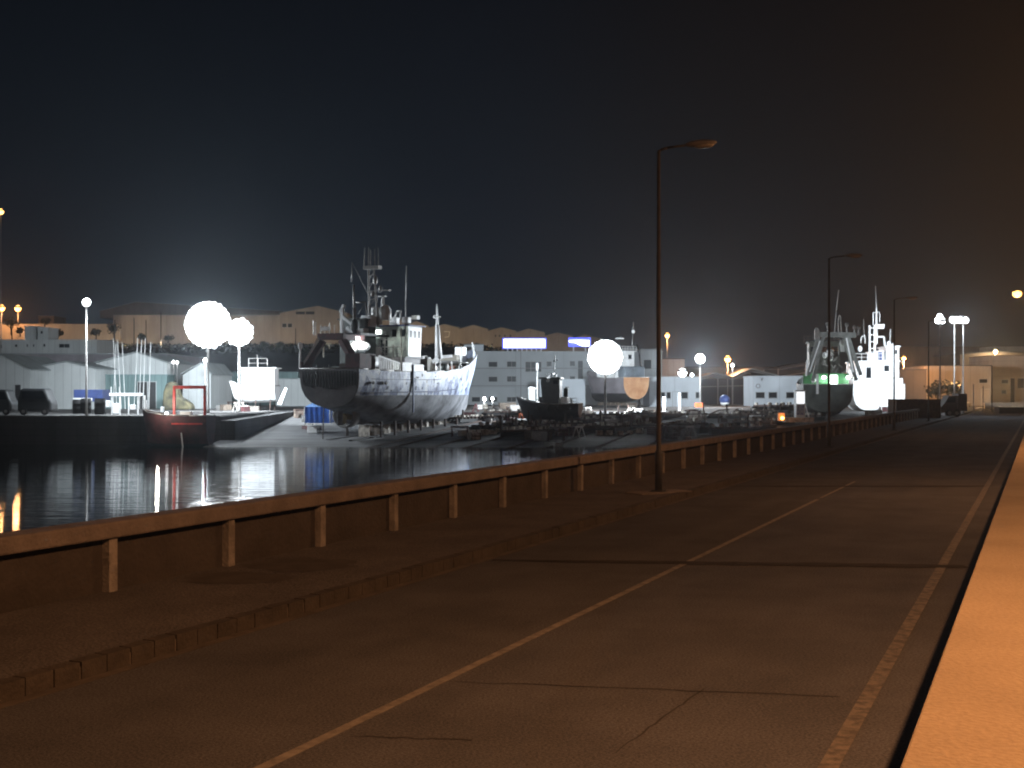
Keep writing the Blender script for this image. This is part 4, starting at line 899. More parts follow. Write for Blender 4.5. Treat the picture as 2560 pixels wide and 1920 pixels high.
bld('warehouse', 'dim blue-grey shed left of the trawler gantry', 560, 745, 930, 205, 12, M_bldT, gz=.5, roof_m=M_roofd)
up, cx, Y, z0, h = bld('yard_office', 'long two-storey grey building with small windows above the left warehouses', -60, 242, 851, 215, 12, M_bldA, gz=.66,
    wins=[(0,862,5,871),(38,861,43,867),(67,861,70,867),(83,861,86,867),(109,860,113,866),(148,860,174,869)], roof_m=M_bldA)
bld('roof_cabin', 'taller blank cabin on the roof of the long grey building', 62, 91, 817, 218, 5, M_bldA, gz=WZ(851,215)+.17, roof_m=M_bldA)
bld('roof_cabin', 'shorter cabin with one small window on the long grey building roof', 94, 120, 820, 217, 5, M_bldA, gz=WZ(851,215)+.17, wins=[(102,828,107,834)], roof_m=M_bldA)

# hillside warehouses lit by added warm lamps
HG = 'hillside warehouses'
HY0 = 352
rw = bld('retaining_wall', 'long warm lit wall along the hillside at far left', -120, 300, 811, 348, 1.5, M_bldB, yb=850, cat='wall', roof_m=M_bldB)
rw2 = bld('block_building', 'dim flat roofed block behind the hillside wall at far left', 95, 135, 790, 372, 10, M_bldD, yb=815, group=HG)
bld('hill_warehouse', 'large flat-fronted pale hillside warehouse behind the blazing lamps', 283, 712, 788, HY0, 26, M_bldB, yb=862, group=HG)
bld('hill_warehouse', 'dim long roofed hall rising behind the pale hillside warehouse', 250, 700, 778, 385, 20, M_bldD, yb=795, gable=(340,755), group=HG)
hb, cx, Y, z0, h = bld('hill_warehouse', 'hillside warehouse with a wide gable and a dark name strip', 700, 868, 783, 350, 24, M_bldB, yb=862, gable=(795,765), group=HG, wins=[(706,809,716,818),(720,809,730,818)])
MB().box(WX(740,350)-cx,WX(762,350)-cx,-.12,-.02,WZ(786,350)-z0,WZ(779,350)-z0).box(WX(765,350)-cx,WX(786,350)-cx,-.12,-.02,WZ(786,350)-z0,WZ(779,350)-z0).build('name_strip', M_dmetal, hb)
zz = [(868,1012,800,940,790),(1012,1072,816,1040,803),(1072,1148,820,1112,811),(1148,1220,823,1184,813),(1220,1290,828,1254,819),(1290,1362,832,1322,822),(1362,1432,840,1394,832),(1432,1505,848,1462,836)]
lab = ['first of the zigzag gabled hillside halls, half behind the trawler wheelhouse','hillside hall with a gable just right of the wheelhouse','hillside hall with a pale bracket mark beside the foremast','hillside hall behind the trawler bow','hillside hall with a row of tiny vents, left of the big white sign','hillside hall with its gable above the big white sign','hillside hall between the two lit signs','last hillside hall, behind the small blue sign']
for (a,b,c,d,e_), nm in zip(zz, lab):
    hb, cx, Y, z0, h = bld('hill_hall', nm, a, b, c, 356, 22, M_bldB, yb=880, gable=(d,e_), group='zigzag row of gabled hillside halls')
    if a == 1072:
        q = lambda px, py: (WX(px,356)-cx, -.06, WZ(py,356)-z0)
        g = MB(); 
        for u_, v_ in ((q(1110,829),q(1124,829)),(q(1124,829),q(1122,842)),(q(1122,842),q(1111,843))): g.bar(u_, v_, .22)
        g.build('bracket_mark', mat('pale_mark_paint',(.8,.75,.6),.6), hb)
    if a == 1220:
        for px in (1239,1249,1262,1276): MB().box(WX(px,356)-cx-.2,WX(px,356)-cx+.2,-.05,0,WZ(842,356)-z0,WZ(837,356)-z0).build('vent', M_dmetal, hb)
# added wash lamps, turned out of view, to light the hillside fronts
for i, (px, p) in enumerate(((-40,9000),(90,9000),(215,9000),(310,15000),(400,15000),(490,13000),(600,13000),(690,9000),(800,7000),(930,9000),(1040,9000),(1130,9000),(1230,7000),(1340,5000),(1440,4000))):
    Y = 340 if px < 850 else 344; gz = hill_z(WX(px,Y),Y)
    t = thing('added_wash_lamp', 'added unseen warm wash lamp at the hillside foot '+['beyond the left edge','by the far left trees','left of the slim quay pole','below the big hall left corner','below the big hall left part','left of the biggest floodlight','right of the floodlights','below the big hall right corner','below the wide gable','behind the wheelhouse','behind the foremast','below the bracket mark','left of the white sign','right of the white sign','below the blue sign'][i], 'lamp', (WX(px,Y),Y,gz), 0, 'added wash lamps at the foot of the hillside halls')
    MB().tube((0,0,0),(0,0,1.2),.07).build('post', M_dmetal, t); MB().box(-.3,.3,-.2,.12,1.2,1.5).build('lamp_head', M_dmetal, t)  # post and head of the added wash lamp
    MB().box(-.24,.24,.122,.14,1.24,1.46).build('lens', E_sod, t)
    light('SPOT', t, (0,.3,1.4), p*.13, (1.0,.74,.48), .3, (0,.9,.55 if px<850 else .35), 165, .8)
bs = MB()
for i in range(5000):
    px = rnd.uniform(-100,1520); Y = rnd.uniform(334,347); x = WX(px,Y); s_ = rnd.uniform(.15,.5); z = hill_z(x,Y)
    p = Vector((x,Y,z+rnd.uniform(.1,.9))); a_ = Vector((rnd.uniform(-1,1),rnd.uniform(-1,1),rnd.uniform(-1,1)))*s_; b_ = Vector((rnd.uniform(-1,1),rnd.uniform(-1,1),rnd.uniform(-1,1)))*s_
    bs.add([p-a_,p+b_,p+a_,p-b_],[(0,1,2,3)])
tag(bs.build('scrub', M_leaf), 'low dark scrub along the top of the hillside slope', 'scrub', kind='stuff')

# right-hand buildings
bld('shed', 'orange lit cladded shed behind the slim floodlight masts', 2312, 2478, 915, 228, 14, M_bldB, gz=.2, yb=None, wins=[(2448,948,2468,957)], doors=[(2452,972,2474,M_bldC)], roof_m=M_roofd)
bld('shed', 'dim brown flat shed between the white ship and the orange shed', 2250, 2316, 925, 215, 10, M_bldD, gz=.2, roof_m=M_roofd)
bld('warehouse', 'long dim brown warehouse far behind the orange shed', 2240, 2480, 868, 290, 20, M_bldD, gz=.2, roof_m=M_bldD)
bld('warehouse', 'dim hall roof above the far right buildings', 2400, 2640, 886, 262, 16, M_bldD, gz=.2, gable=(2500,880), roof_m=M_roofd)
bld('gatehouse', 'pale cream building with dark openings at the right edge', 2480, 2700, 890, 240, 12, M_bldC, gz=.1, wins=[(2504,950,2520,958),(2504,976,2515,984),(2544,946,2575,970)], doors=[(2526,946,2536)], roof_m=M_bldD)
bld('block_building', 'pale upper storey rising over the far right roofs', 2482, 2680, 866, 282, 12, M_bldC, gz=.1, roof_m=M_bldD)
t = thing('low_wall', 'low cream wall lit orange below the building at the right edge', 'wall', (WX(2470,205),205,0)); MB().box(-.5,14,0,.4,0,1.0).build('panel', M_bldC, t); MB().box(-.6,14.1,-.06,.46,1.002,1.12).build('coping', M_bldC, t)
light('POINT', thing('wall_light','shaded lamp on the low wall by the orange lit shed','lamp',(WX(2400,205),206,.1)), (0,0,4.5), 9000, (1.0,.5,.2), .4)
tl = bpy.data.objects['wall_light']; MB().tube((0,0,0),(0,0,4.6),.06).build('post', M_dmetal, tl); MB().box(-.25,.25,-.2,.2,4.62,4.75).build('lamp_head', M_dmetal, tl)
light('POINT', tl, (WX(2530,205)-WX(2400,205),2,4.0), 6000, (1.0,.62,.3), .4)

# ================================================================ YARD OBJECTS
def box_thing(name, label, cat, px0, px1, py0, py1, Y, dep, m, group=None, part='body', gz=None):
    X0, X1 = WX(px0,Y), WX(px1,Y); zb, zt = (WZ(py1,Y) if gz is None else gz), WZ(py0,Y)
    t = thing(name, label, cat, ((X0+X1)/2, Y, zb), 0, group); hw = (X1-X0)/2
    MB().box(-hw,hw,0,dep,0,zt-zb).build(part, m, t, bevel=.03); return t, hw, zt-zb
# dark containers behind the far end of the road
t, hw, h = box_thing('container', 'dark long container or hoarding beside the white ship', 'container', 2242, 2350, 998, 1050, 126, 3, M_brown)
g = MB(); 
for i in range(24): x = -hw+.1+i*(2*hw-.2)/23; g.box(x-.03,x+.03,-.05,-.002,.05,h-.05)
g.build('ribs', M_brown, t)
for x in (-hw,hw): MB().box(x-.05,x+.05,-.06,0,0,h).build('corner_post', M_rust, t)
def truck(label, px0, px1, py0, py1, Y, m, gz):
    X0, X1 = WX(px0,Y), WX(px1,Y); L = X1-X0; h = WZ(py0,Y)-gz; t = thing('truck', label, 'truck', (X0,Y,gz))
    MB().prism([(0,.5),(0,1.1),(.5,h*.62),(1.0,h*.92),(1.9,h*.92),(1.9,.5)], 0, 1.9).build('cab', m, t, bevel=.05)
    MB().box(2.0,L,-.05,1.95,.7,h).build('load_body', m, t, bevel=.05); MB().prism([(.62,h*.62),(1.0,h*.87),(1.7,h*.87),(1.7,h*.62)], -.012,-.002).build('window', M_glass, t)
    for x in (1.0,L-1.2): 
        w = MB().tube((x,-.02,.45),(x,.25,.45),.45,n=16).build('wheel', M_black, t); MB().tube((x,-.04,.45),(x,-.021,.45),.22,n=12).build('rim', M_metal, w)
truck('dark truck parked before the cream wall right of the containers', 2352, 2418, 984, 1046, 138, mat('dark_truck_paint',(.05,.035,.032),.5,var=.4), .02)
def van(label, px0, px1, py0, py1, Y, m, gz, cat='van'):
    X0, X1 = WX(px0,Y), WX(px1,Y); t = thing('parked_van', label, cat, ((X0+X1)/2,Y,gz)); hw = (X1-X0)/2; h = WZ(py0,Y)-gz
    MB().prism([(-hw,.35),(-hw,h*.58),(-hw*.8,h),(hw*.62,h),(hw*.88,h*.6),(hw,h*.5),(hw,.35)], 0, 1.9).build('body', m, t, bevel=.22)
    MB().prism([(-hw*.72,h*.62),(-hw*.68,h*.9),(hw*.5,h*.9),(hw*.72,h*.62)], -.015,-.003).build('window', M_glass, t)
    for x in (-hw*.62, hw*.62):
        w = MB().tube((x,-.04,.35),(x,.2,.35),.34,n=14).build('wheel', M_black, t); MB().tube((x,-.06,.35),(x,-.041,.35),.17,n=10).build('rim', M_metal, w)
M_vd = mat('dark_van_paint', (.022,.024,.026), .5, var=.3)
van('dark van cut by the left edge on the quay', -42, 28, 974, 1030, 117, M_vd, .66)
van('dark van on the quay, second from the left edge', 42, 128, 971, 1032, 116, M_vd, .66)
def drum(label, px, py0, py1, r, Y, m, g_='round fuel drums on the left quay'):
    zt, zb = WZ(py0,Y), WZ(py1,Y); t = thing('fuel_drum', label, 'drum', (WX(px,Y),Y,zb), 0, g_); h = zt-zb
    MB().lathe((0,0,0), [(r*.9,0),(r,.1),(r,h*.33),(r*1.04,h*.36),(r,h*.39),(r,h*.7),(r*1.04,h*.73),(r,h*.76),(r,h-.1),(r*.9,h)], 16).build('body', m, t, True)
    MB().lathe((0,0,0), [(r*.95,h+.002),(r*.95,h+.05)], 16).build('lid', m, t)
drum('dark drum standing left of the slim dark lamp pole', 196, 1000, 1034, .55, 116, M_black)
drum('rounder dark drum just left of the slim pole foot', 215, 997, 1034, .5, 115.5, M_black)
drum('tallest dark drum right of the slim pole', 250, 997, 1036, .52, 115.5, M_black)
box_thing('container', 'dull blue container beside the slim dark lamp pole', 'container', 184, 256, 974, 1004, 125, 2.4, M_dblue)
t, hw, h = box_thing('flatbed_trailer', 'white flat trailer before the blue container', 'trailer', 182, 218, 995, 1003, 121, 1.5, M_white, part='bed')
for x in (-hw*.6,hw*.6): MB().tube((x,-.05,-.3),(x,.2,-.3),.32,n=12).build('wheel', M_black, t)
# pale frame stand with trestles
t = thing('pipe_rack', 'pinkish white frame stand with hanging gear on the left quay', 'rack', (WX(315,118.5),118.5,.66))
a0, a1, zt = WX(274,118.5)-WX(315,118.5), WX(356,118.5)-WX(315,118.5), WZ(986,118.5)-.66
MB().bar((a0,0,zt),(a1,0,zt),.22,.28).build('top_beam', M_white2, t)
for px in (280,300,322,345,362): x = WX(px,118.5)-WX(315,118.5); MB().bar((x,0,0),(x,0,zt-.1),.12).build('leg', M_white, t)
for px in (278,299): x = WX(px,118.5)-WX(315,118.5); MB().tube((x,0,zt),(x,0,zt+.75),.05).build('top_post', M_white, t)
box_thing('white_crate', 'white upright crate under the pinkish frame stand', 'crate', 281, 297, 1008, 1034, 118.5, .6, M_white2)
box_thing('white_crate', 'small white crate just left of the pinkish frame stand', 'crate', 262, 272, 1001, 1018, 118.5, .6, M_white2)
box_thing('white_crate', 'narrow white board right of the pinkish frame stand', 'crate', 361, 367, 1000, 1034, 118.5, .2, M_white2)
box_thing('white_crate', 'lowest white tub between the legs of the frame stand', 'crate', 325, 337, 1012, 1024, 118.5, .5, M_white2)
box_thing('white_crate', 'small pink lit box left of the red gantry', 'crate', 401, 409, 1017, 1032, 118.5, .3, M_white2)
# palms / yellow tarps heap
t = thing('tarpaulin_heap', 'yellowish tarpaulin heap behind the red gantry, left side', 'tarpaulin', (WX(430,150),150,.66))
MB().prism([(-1.3,0),(-1.15,2.2),(-.8,3.3),(-.1,3.6),(.5,3.0),(.75,1.7),(1.6,1.2),(2.3,.7),(2.5,0)],0,2).build('cover', mat('yellow_tarpaulin',(.13,.115,.065),.9,col2=(.03,.03,.022),scale=.9,bump=.6,bscale=2), t, bevel=.25)
# blue tent
t = thing('blue_tent', 'blue gazebo tent beside the propeller under the trawler stern', 'tent', (WX(798,121),121,WZ(1058,121)))
zb = WZ(1058,121); ze = WZ(1017,121)-zb; zp = WZ(999,121)-zb; hw = (WX(832,121)-WX(764,121))/2*.92
g = MB(); cor = [(-hw,-hw),(hw,-hw),(hw,hw),(-hw,hw)]
g.add([(x,y,ze) for x,y in cor]+[(0,0,zp)], [(0,1,4),(1,2,4),(2,3,4),(3,0,4)]).build('roof', mat('pale_blue_canvas',(.20,.38,.75),.6,var=.2), t)
g = MB(); n = 16
for (ax,ay),(bx,by) in zip(cor, cor[1:]+cor[:1]):
    vs = []
    for i in range(n+1):
        f = i/n; x, y = ax+(bx-ax)*f, ay+(by-ay)*f; w_ = .07*math.sin(i*2.1)+.04*math.sin(i*4.7); nxv = Vector((by-ay, ax-bx)).normalized()
        vs += [(x*.99,y*.99,ze-.01),(x+nxv.x*w_, y+nxv.y*w_, .05)]
    g.add(vs, [(2*i,2*i+1,2*i+3,2*i+2) for i in range(n)])
g.build('side_curtain', M_blue, t, True)
for x,y in cor: MB().tube((x,y,0),(x,y,ze),.05).build('leg', M_white2, t)
t = thing('pole', 'thin pale pole leaning by the blue tent', 'pole', (WX(807,112),112,WZ(1098,112))); MB().tube((0,0,0),(.1,0,3.2),.06).build('rod', M_cope, t)
# cylindrical tank with white cap, pale posts, booth etc.
t = thing('tank', 'small upright grey tank with white cap left of the tug', 'tank', (WX(1329,160),160,WZ(1012,160))); h = WZ(972,160)-WZ(1012,160)
MB().lathe((0,0,0),[(.5,0),(.5,h)],16).build('body', M_bldA, t, True); MB().lathe((0,0,0),[(.62,h+.002),(.6,h+.12),(.25,h+.28)],16).build('cap', M_white2, t, True)
t = thing('white_post', 'tall white post in front of the office block, left of the tug mast', 'post', (WX(1343,170),170,WZ(1010,170))); h = WZ(907,170)-WZ(1010,170)
MB().tube((0,0,0),(0,0,h-1.1),.13,.10).build('pole', M_white, t, True); MB().lathe((0,0,h-1.1),[(.12,0),(.2,.3),(.2,1.0),(.1,1.1)],10).build('cap', M_white2, t, True)
box_thing('white_post', 'bright white upright board just right of the nearest unlit post', 'post', 1657, 1664, 992, 1047, 150, .3, M_white2)
box_thing('white_post', 'bright white upright board below the low workshop window', 'post', 1696, 1702, 982, 1037, 155, .3, M_white2)
t, hw, h = box_thing('orange_skip', 'small orange-red bin before the low workshop', 'bin', 1739, 1760, 1007, 1018, 150, .8, M_orange, gz=None)
for x in (-hw*.7,hw*.7): MB().box(x-.04,x+.04,.1,.2,-1.0,0).build('leg', M_metal, t)
t = thing('covered_boat', 'dull blue covered boat below the open canopy', 'boat', (WX(1812,170),170,WZ(1012,170)))
MB().ball((0,0,.7),1.0,12,8,(.75,1.6,.75)).build('cover', M_dblue, t, True); MB().ball((0,0,.3),.9,12,8,(.7,1.5,.5)).build('hull', M_white, t, True)
t, hw, h = box_thing('cabin', 'narrow white booth with a blue patterned lower panel beside the green trawler', 'booth', 1990, 2013, 978, 1043, 132, 1.0, M_white2, part='wall')
MB().box(-hw+.06,hw-.06,-.03,-.004,h*.52,h-.06).build('added_glow_panel', emat('booth_added_glow',(.93,.97,1),1.3), t)  # glow added to the wall panel in place of light falling on the booth
MB().box(-hw+.1,hw-.1,-.03,-.004,.25,h*.48).build('blue_panel', mat('blue_white_print',(.55,.58,.62),.5,col2=(.03,.05,.25),scale=4,stretch=(3,1,1)), t)
MB().box(-hw-.08,hw+.08,-.1,1.1,h+.002,h+.1).build('roof', M_white, t)
MB().bar((hw,-.05,h*.45),(hw+.35,-.3,0),.1).build('brace', M_white2, t)
t, hw, h = box_thing('platform', 'pale flat platform under the white booth', 'platform', 1962, 2036, 1044, 1056, 129, 2.2, M_block, part='deck')
t, hw, h = box_thing('generator', 'rusty orange box with a glowing amber lamp at the end of the pale platform', 'generator', 1946, 1962, 1032, 1052, 127.5, .6, M_tan)
MB().ball((.05,-.1,.28),.2,12,8).build('warning_lamp', E_sod, t); light('POINT', t, (.05,-.6,.35), 45, SOD, .15)

# slipway rails and cradles
RG = 'steel rails running down the slipway'
for i, px in enumerate((905,960,1060,1150,1260,1360,1480,1600,1730,1860)):
    Y = 104; x = WX(px,Y); d = Vector((.30,.954)); L = 60; zb = lambda y: max(slip_z(y), -99)+.06 if y < 150 else .56
    g = MB(); n = 12
    for k_ in range(n):
        a_ = d*(L*k_/n); b_ = d*(L*(k_+1)/n); g.bar((a_.x,a_.y,zb(Y+a_.y)-zb(Y)),(b_.x,b_.y,zb(Y+b_.y)-zb(Y)),.16,.18)
    o = g.build('slipway_rail', M_rust); o.location = (x,Y,zb(Y)); tag(o, ['outermost','second','third','fourth','fifth','sixth','seventh','eighth','ninth','tenth'][i]+' steel rail on the slipway counted from the trawler side', 'rail', RG)
def cradle(label, px, py, L, Wd, n, rz, h=.9, group='dark timber and steel cradles on the slipway'):
    Y = None
    for it in range(40):                                  # depth where the slope meets this pixel row
        Yt = 100+it*1.6; z = slip_z(Yt) if Yt < 150 else .5
        if WZ(py, Yt) <= z: Y = Yt; break
    Y = Y or 150; z = slip_z(Y) if Y < 150 else .5
    t = thing('slipway_cradle', label, 'cradle', (WX(px,Y),Y,z), rz, group)
    for s_ in (-1,1): MB().box(0,L,s_*Wd/2-.14,s_*Wd/2+.14,.12,.12+h*.4).build('side_beam', M_dmetal, t)
    for k_ in range(n):
        x = L*(k_+.5)/n; hh = h*(.7+.3*rnd.random())
        MB().box(x-.12,x+.12,-Wd/2-.2,Wd/2+.2,.12+h*.4+.002,.12+h*.4+.2).build('cross_beam', M_rust, t)
        for s_ in (-1,1):
            if rnd.random() < .75:
                MB().box(x-.14,x+.14,s_*Wd*.42-.16,s_*Wd*.42+.16,.12+h*.4+.203,.12+h*.4+.2+hh*.28).build('keel_block', M_block if rnd.random() < .6 else M_wood, t)
            if rnd.random() < .12: MB().box(x-.07,x+.07,s_*Wd*.5+.16,s_*Wd*.5+.30,.1,.5+hh*1.5).build('upright', M_rust, t)
    return t
ords = ['in front of the trawler keel','under the trawler bow','right of the trawler bow, near the shore','before the tug keel','directly under the tug','right of the tug bow blocks','below the central floodlight','behind the nearest lamp post','right of the nearest lamp post, near the wall','left of the pale platform','low beside the harbour wall','before the low white workshop','in the middle of the yard behind the tug','below the office block windows','under the open canopy','before the right white workshop','left of the white booth','under the grey and orange vessel','at the water edge below the tug','before the white upright boards']
cps = [(1185,1085,7),(1130,1060,7),(1250,1080,7),(1330,1075,7),(1390,1088,6),(1440,1070,7),(1500,1088,6),(1610,1078,7),(1690,1075,7),(1850,1068,8),(1760,1090,7),(1790,1050,8),(1480,1052,8),(1210,1045,8),(1860,1042,8),(1900,1030,8),(1930,1058,7),(1590,1050,8),(1290,1100,6),(1690,1055,8)]
for (px,py,L), nm in zip(cps, ords): cradle('dark cradle of beams and pale blocks '+nm, px, py, L, rnd.uniform(1.8,3.0), rnd.randint(6,10), R(rnd.uniform(20,72)), rnd.uniform(.7,1.3))
# cradle carrying the trawler
ct = thing('ship_cradle', 'long dark cradle with uprights carrying the rusty trawler', 'cradle', (tr.O.x, tr.O.y, -.30), R(66))
for s_ in (-1,1): MB().prism([(1.5,-1.75),(26,-.75),(26,-.30),(1.5,-1.25)], s_*1.25-.2, s_*1.25+.2).build('side_beam', M_dmetal, ct)
for i in range(15):
    x = 6+i*1.35; zb = -1.3+(x-1.5)*.04; MB().box(x-.2,x+.2,-.5,.5,zb,-.01).build('keel_block', M_wood if i%3 else M_block, ct)
    if i%2 == 0:
        for s_ in (-1,1): MB().box(x-.1,x+.1,s_*1.9-.1,s_*1.9+.1,zb-.1,.35).build('upright', M_rust, ct); 
        MB().box(x-.12,x+.12,-2.1,2.1,zb-.15,zb-.01).build('cross_beam', M_dmetal, ct)
for nm, v, zlow, L in (('green trawler', gt, -.5, 15), ('white floodlit ship', wv, -.35, 16), ('grey and orange vessel', ov, -.9, 11), ('small tug', tg, -.75, 5)):
    c2 = thing('ship_cradle', 'dark cradle blocks carrying the '+nm, 'cradle', (v.O.x,v.O.y,v.z), v.rz)
    zg = (slip_z(v.O.y) if v.O.y < 150 else .5)-v.z
    for i in range(int(L/1.6)): x = 1.2+i*1.6; MB().box(x-.2,x+.2,-.9,.9,min(zg,-.3)-.1,.08).build('keel_block', M_wood, c2)
    for s_ in (-1,1): MB().box(.5,L,s_*1.1-.12,s_*1.1+.12,min(zg,-.3)-.12,min(zg,-.3)+.3).build('side_beam', M_dmetal, c2)

# small clutter: crates, timber stacks, drums, trestles, each its own thing
def ground_at(px, py):
    for it in range(140):
        Y = 100+it*.9; z = slip_z(Y) if Y < 150 else .5
        if WZ(py, Y) <= z+.02: return Vector((WX(px,Y),Y,z))
    return Vector((WX(px,215),215,.5))
def pallet_stack(label, p, rz, m, w=1.4, n=4):
    t = thing('timber_stack', label, 'timber stack', p, rz, 'timber stacks in the boatyard')
    for k_ in range(n): 
        g = MB()
        for j in range(4): g.box(-w/2,w/2,-.45+j*.24,-.45+j*.24+.2,k_*.2,k_*.2+.16)
        g.build('layer', m, t)
def crate(label, p, rz, m, s_=.8):
    t = thing('crate', label, 'crate', p, rz, 'crates lying about the boatyard')
    MB().box(-s_/2,s_/2,-s_/2,s_/2,0,s_*.7).build('body', m, t, bevel=.02); g = MB()
    for x in (-s_/2,s_/2-.06): g.box(x-.01,x+.07,-s_/2-.02,-s_/2-.001,0,s_*.7)
    g.box(-s_/2,s_/2,-s_/2-.03,-s_/2-.021,s_*.3,s_*.42).build('batten', M_wood, t)
def trestle(label, p, rz, m):
    t = thing('trestle', label, 'trestle', p, rz, 'work trestles in the boatyard')
    MB().box(-.9,.9,-.08,.08,.9,1.05).build('beam', m, t)
    for x in (-.75,.75):
        for y in (-.35,.35): MB().bar((x,y,0),(x,y*.15,.9),.08).build('leg', m, t)
zones = [('just left of the trawler bow cradle',1160,1090),('between the trawler and the tug',1235,1062),('before the tug bow',1300,1065),('beside the tug keel',1340,1092),('right of the tug keel',1430,1085),('at the water edge below the tug',1380,1108),('under the central floodlight',1500,1065),('right of the central floodlight',1545,1075),('below the orange stern',1590,1040),('left of the nearest lamp post',1620,1060),('right of the nearest lamp post',1670,1085),('near the harbour wall by the post',1700,1100),('before the low workshop',1730,1050),('in front of the canopy',1800,1055),('before the right workshop',1880,1045),('beside the pale platform',1920,1070),('under the white ship',2200,1040),('by the red boat',560,1035),('below the white workboat',620,1040),('beside the blue tent',740,1050),('left of the trawler rudder',780,1075),('behind the tug',1470,1040),('before the office block left end',1185,1030),('before the office block middle',1270,1035)]
kinds = [('pale',M_block),('dark rusty',M_rust),('white',M_white),('brown',M_wood),('dull red',M_dred),('grey',M_metal)]
for zi, (zn, px, py) in enumerate(zones):
    for k_ in range(4):
        p = ground_at(px+rnd.uniform(-26,26), py+rnd.uniform(-12,10)); cn, m = kinds[(zi+k_*2)%6]; rz = rnd.uniform(0,3.1)
        if p.x < QX+1.5: p.z = .66; p.y = max(p.y,116)
        if p.x > lim_x(p.y)-1.5: continue
        f = (crate, pallet_stack, trestle, crate)[(k_+zi)%4]; kn = ('crate','timber stack','trestle','crate')[(k_+zi)%4]
        size = ('small','larger','low','square')[k_]
        if f is crate: crate(f'{size} {cn} {kn} {zn}', p, rz, m, rnd.uniform(.5,1.2))
        elif f is pallet_stack: pallet_stack(f'{size} {cn} {kn} {zn}', p, rz, m, rnd.uniform(1.2,2.6), rnd.randint(2,5))
        else: trestle(f'{size} {cn} {kn} {zn}', p, rz, m)
tag_orange = ground_at(1310,1050); crate('salmon orange crate beside the tug bow', tag_orange, .3, M_orange, 1.0)
ORD = ['first','second','third','fourth','fifth','sixth','seventh','eighth','ninth','tenth','eleventh','twelfth','thirteenth','fourteenth']
ROWN = ['right of the trawler bow','before the tug bow','below the tug stern','right of the nearest lamp post','left of the pale platform','below the central floodlight']
# row of pale stones along the slip (each a thing)
n_ = 0
rowi = -1
for (xa,ya,xb,yb,k_) in ((1175,1092,1330,1074,14),(1278,1078,1345,1064,7),(1400,1088,1520,1070,9),(1700,1062,1810,1040,10),(1840,1085,1930,1058,8),(1500,1090,1600,1084,5)):
    rowi += 1
    for i in range(k_):
        p = ground_at(xa+(xb-xa)*i/(k_-1)+rnd.uniform(-3,3), ya+(yb-ya)*i/(k_-1)+rnd.uniform(-1.5,1.5)); s_ = rnd.uniform(.22,.42)
        if p.x > lim_x(p.y)-1: continue
        o = MB().box(-s_,s_,-s_*.7,s_*.7,0,s_*1.5).build('keel_block', M_block, None, bevel=.05); o.location = p+Vector((0,0,.01)); o.rotation_euler = (0,0,rnd.uniform(0,3))
        tag(o, f'pale squared keel block, {ORD[i]} in the row '+ROWN[rowi], 'block', 'rows of pale keel blocks on the slipway')

# dark fence and thin poles at the far right
for i, (px, y0, y1, Y, nm) in enumerate(((2405,958,1046,150,'thin pale pole standing behind the dark truck'),(2434,960,1046,160,'thin pale pole just right of the dark truck'),(2458,965,1042,168,'thin grey pole farther right of the dark truck'),(2480,915,1040,175,'thin dark pole before the cream building'))):
    t = thing('thin_pole', nm, 'pole', (WX(px,Y),Y,.02), 0, 'thin poles at the far end of the road'); MB().tube((0,0,0),(0,0,WZ(y0,Y)),.07).build('shaft', M_cope if i < 3 else M_dmetal, t)
box_thing('parked_car', 'dark low car at the far end of the road by the right edge', 'car', 2498, 2560, 1018, 1034, 150, 1.6, M_vd)

# poles without light along the hillside, trees
for i, (px, y0, y1, nm) in enumerate(((287,800,850,'first'),(335,795,852,'second'),(365,800,850,'third'),(402,780,852,'fourth'),(739,820,868,'fifth'),(30,805,835,'sixth'))):
    t = thing('utility_pole', nm+' dark pole before the hillside warehouses', 'pole', (WX(px,341),341,hill_z(WX(px,341),341)), 0, 'dark poles before the hillside warehouses'); MB().tube((0,0,0),(0,0,WZ(y0,341)-hill_z(WX(px,341),341)),.16,.1).build('shaft', M_dmetal, t)
def tree(label, px, Y, gz, H, r, flat=.7, n=420, group='dark trees along the hillside'):
    t = thing('tree', label, 'tree', (WX(px,Y),Y,gz), 0, group); g = MB().tube((0,0,0),(rnd.uniform(-.2,.2),0,H*.7),.22,.10,8); cl = []
    for k_ in range(7):
        q = rnd.uniform(0,6.28); e_ = Vector((math.cos(q)*r*.6*rnd.uniform(.3,1), math.sin(q)*r*.6*rnd.uniform(.3,1), H-r*flat+rnd.uniform(-.4,.6)*r*flat)); g.tube((0,0,H*.5),e_,.09,.04,6); cl.append((e_, r*rnd.uniform(.35,.6)))
    g.build('trunk', M_bark, t); c = MB()
    for k_ in range(n):
        e_, rr = rnd.choice(cl); d = Vector((rnd.gauss(0,1),rnd.gauss(0,1),rnd.gauss(0,1)*flat)).normalized()*rr*rnd.random()**.4; p = e_+d; s_ = rnd.uniform(.12,.32)
        a_ = Vector((rnd.uniform(-1,1),rnd.uniform(-1,1),rnd.uniform(-1,1)))*s_; b_ = Vector((rnd.uniform(-1,1),rnd.uniform(-1,1),rnd.uniform(-1,1)))*s_; c.add([p-a_,p+b_,p+a_,p-b_],[(0,1,2,3)])
    c.build('crown', M_leaf, t)
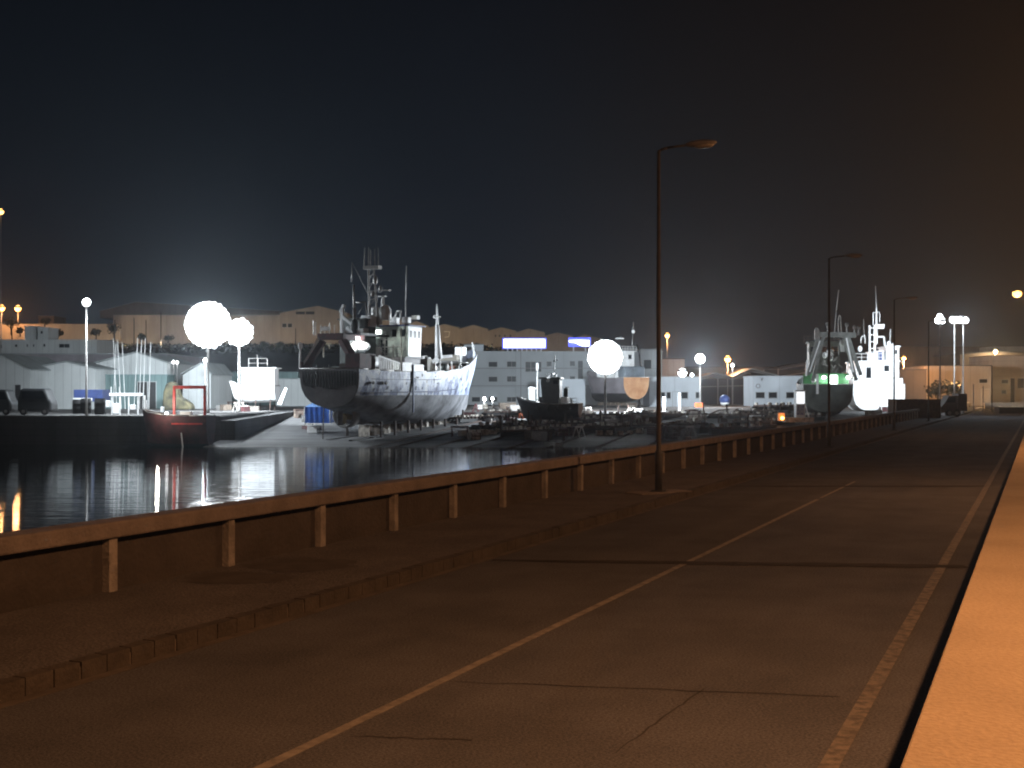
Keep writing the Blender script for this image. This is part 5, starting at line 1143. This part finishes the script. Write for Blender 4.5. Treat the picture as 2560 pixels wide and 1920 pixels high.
for (px, py0, py1, nm) in ((28,792,838,'umbrella shaped tree at far left on the hillside'),(50,820,842,'low bush-like tree left of the blank roof cabin'),(112,800,818,'tree above the cabin with a window'),(145,825,845,'small tree right of the roof cabins'),(240,822,850,'spreading tree left of the big hillside warehouse'),(285,808,850,'tree at the left corner of the big hillside warehouse'),(352,835,856,'round small tree before the big hillside warehouse'),(420,840,858,'small tree left of the biggest floodlight'),(660,855,876,'bushy tree before the hillside warehouse, left of the trawler'),(700,862,878,'low tree left of the trawler gantry'),(1075,862,884,'dark tree behind the trawler foremast'),(2385,950,985,'dark tree before the orange lit shed'),(2345,955,990,'darkest bush between the slim masts and orange shed')):
    if px < 2000: Y = 338; gz = WZ(py1,Y); gz = max(gz, hill_z(WX(px,Y),Y)-1.5); H = WZ(py0,Y)-gz
    else: Y = 205; gz = .1; H = WZ(py0,Y)-gz
    tree(nm, px, Y, gz, max(H,2.5), max(1.6,H*.5), .6)
# scaffold-like bare masts beside the left warehouses
for i, (px, y0) in enumerate(((283,860),(292,845),(303,850),(313,855),(335,845),(348,850),(357,845),(372,855))):
    Y = 158; t = thing('yacht_mast', ('leftmost','second','third','fourth','fifth','sixth','seventh','rightmost')[i]+' thin pale bare mast rising by the left warehouses, counted from the left', 'mast', (WX(px,Y),Y,.66), 0, 'thin pale yacht masts behind the left warehouses'); MB().tube((0,0,0),(rnd.uniform(-.5,.5),0,WZ(y0,Y)-.66),.05,.03).build('spar', M_white, t)

# ================================================================ ADDED HAZE
hz = MB().box(-700,700,-60,1000,-6,70).build('haze', bpy.data.materials.new('added_haze')); m = hz.data.materials[0]; m.use_nodes = True; m.node_tree.nodes.clear()  # haze volume added to imitate the glare of the floodlights
pv = m.node_tree.nodes.new('ShaderNodeVolumePrincipled'); mo = m.node_tree.nodes.new('ShaderNodeOutputMaterial'); m.node_tree.links.new(pv.outputs[0], mo.inputs['Volume'])
pv.inputs['Density'].default_value = 0.00036; pv.inputs['Color'].default_value = (.80,.90,1,1); pv.inputs['Anisotropy'].default_value = 0.8
tag(hz, 'thin haze added for the glow round the floodlights', 'haze', kind='stuff')
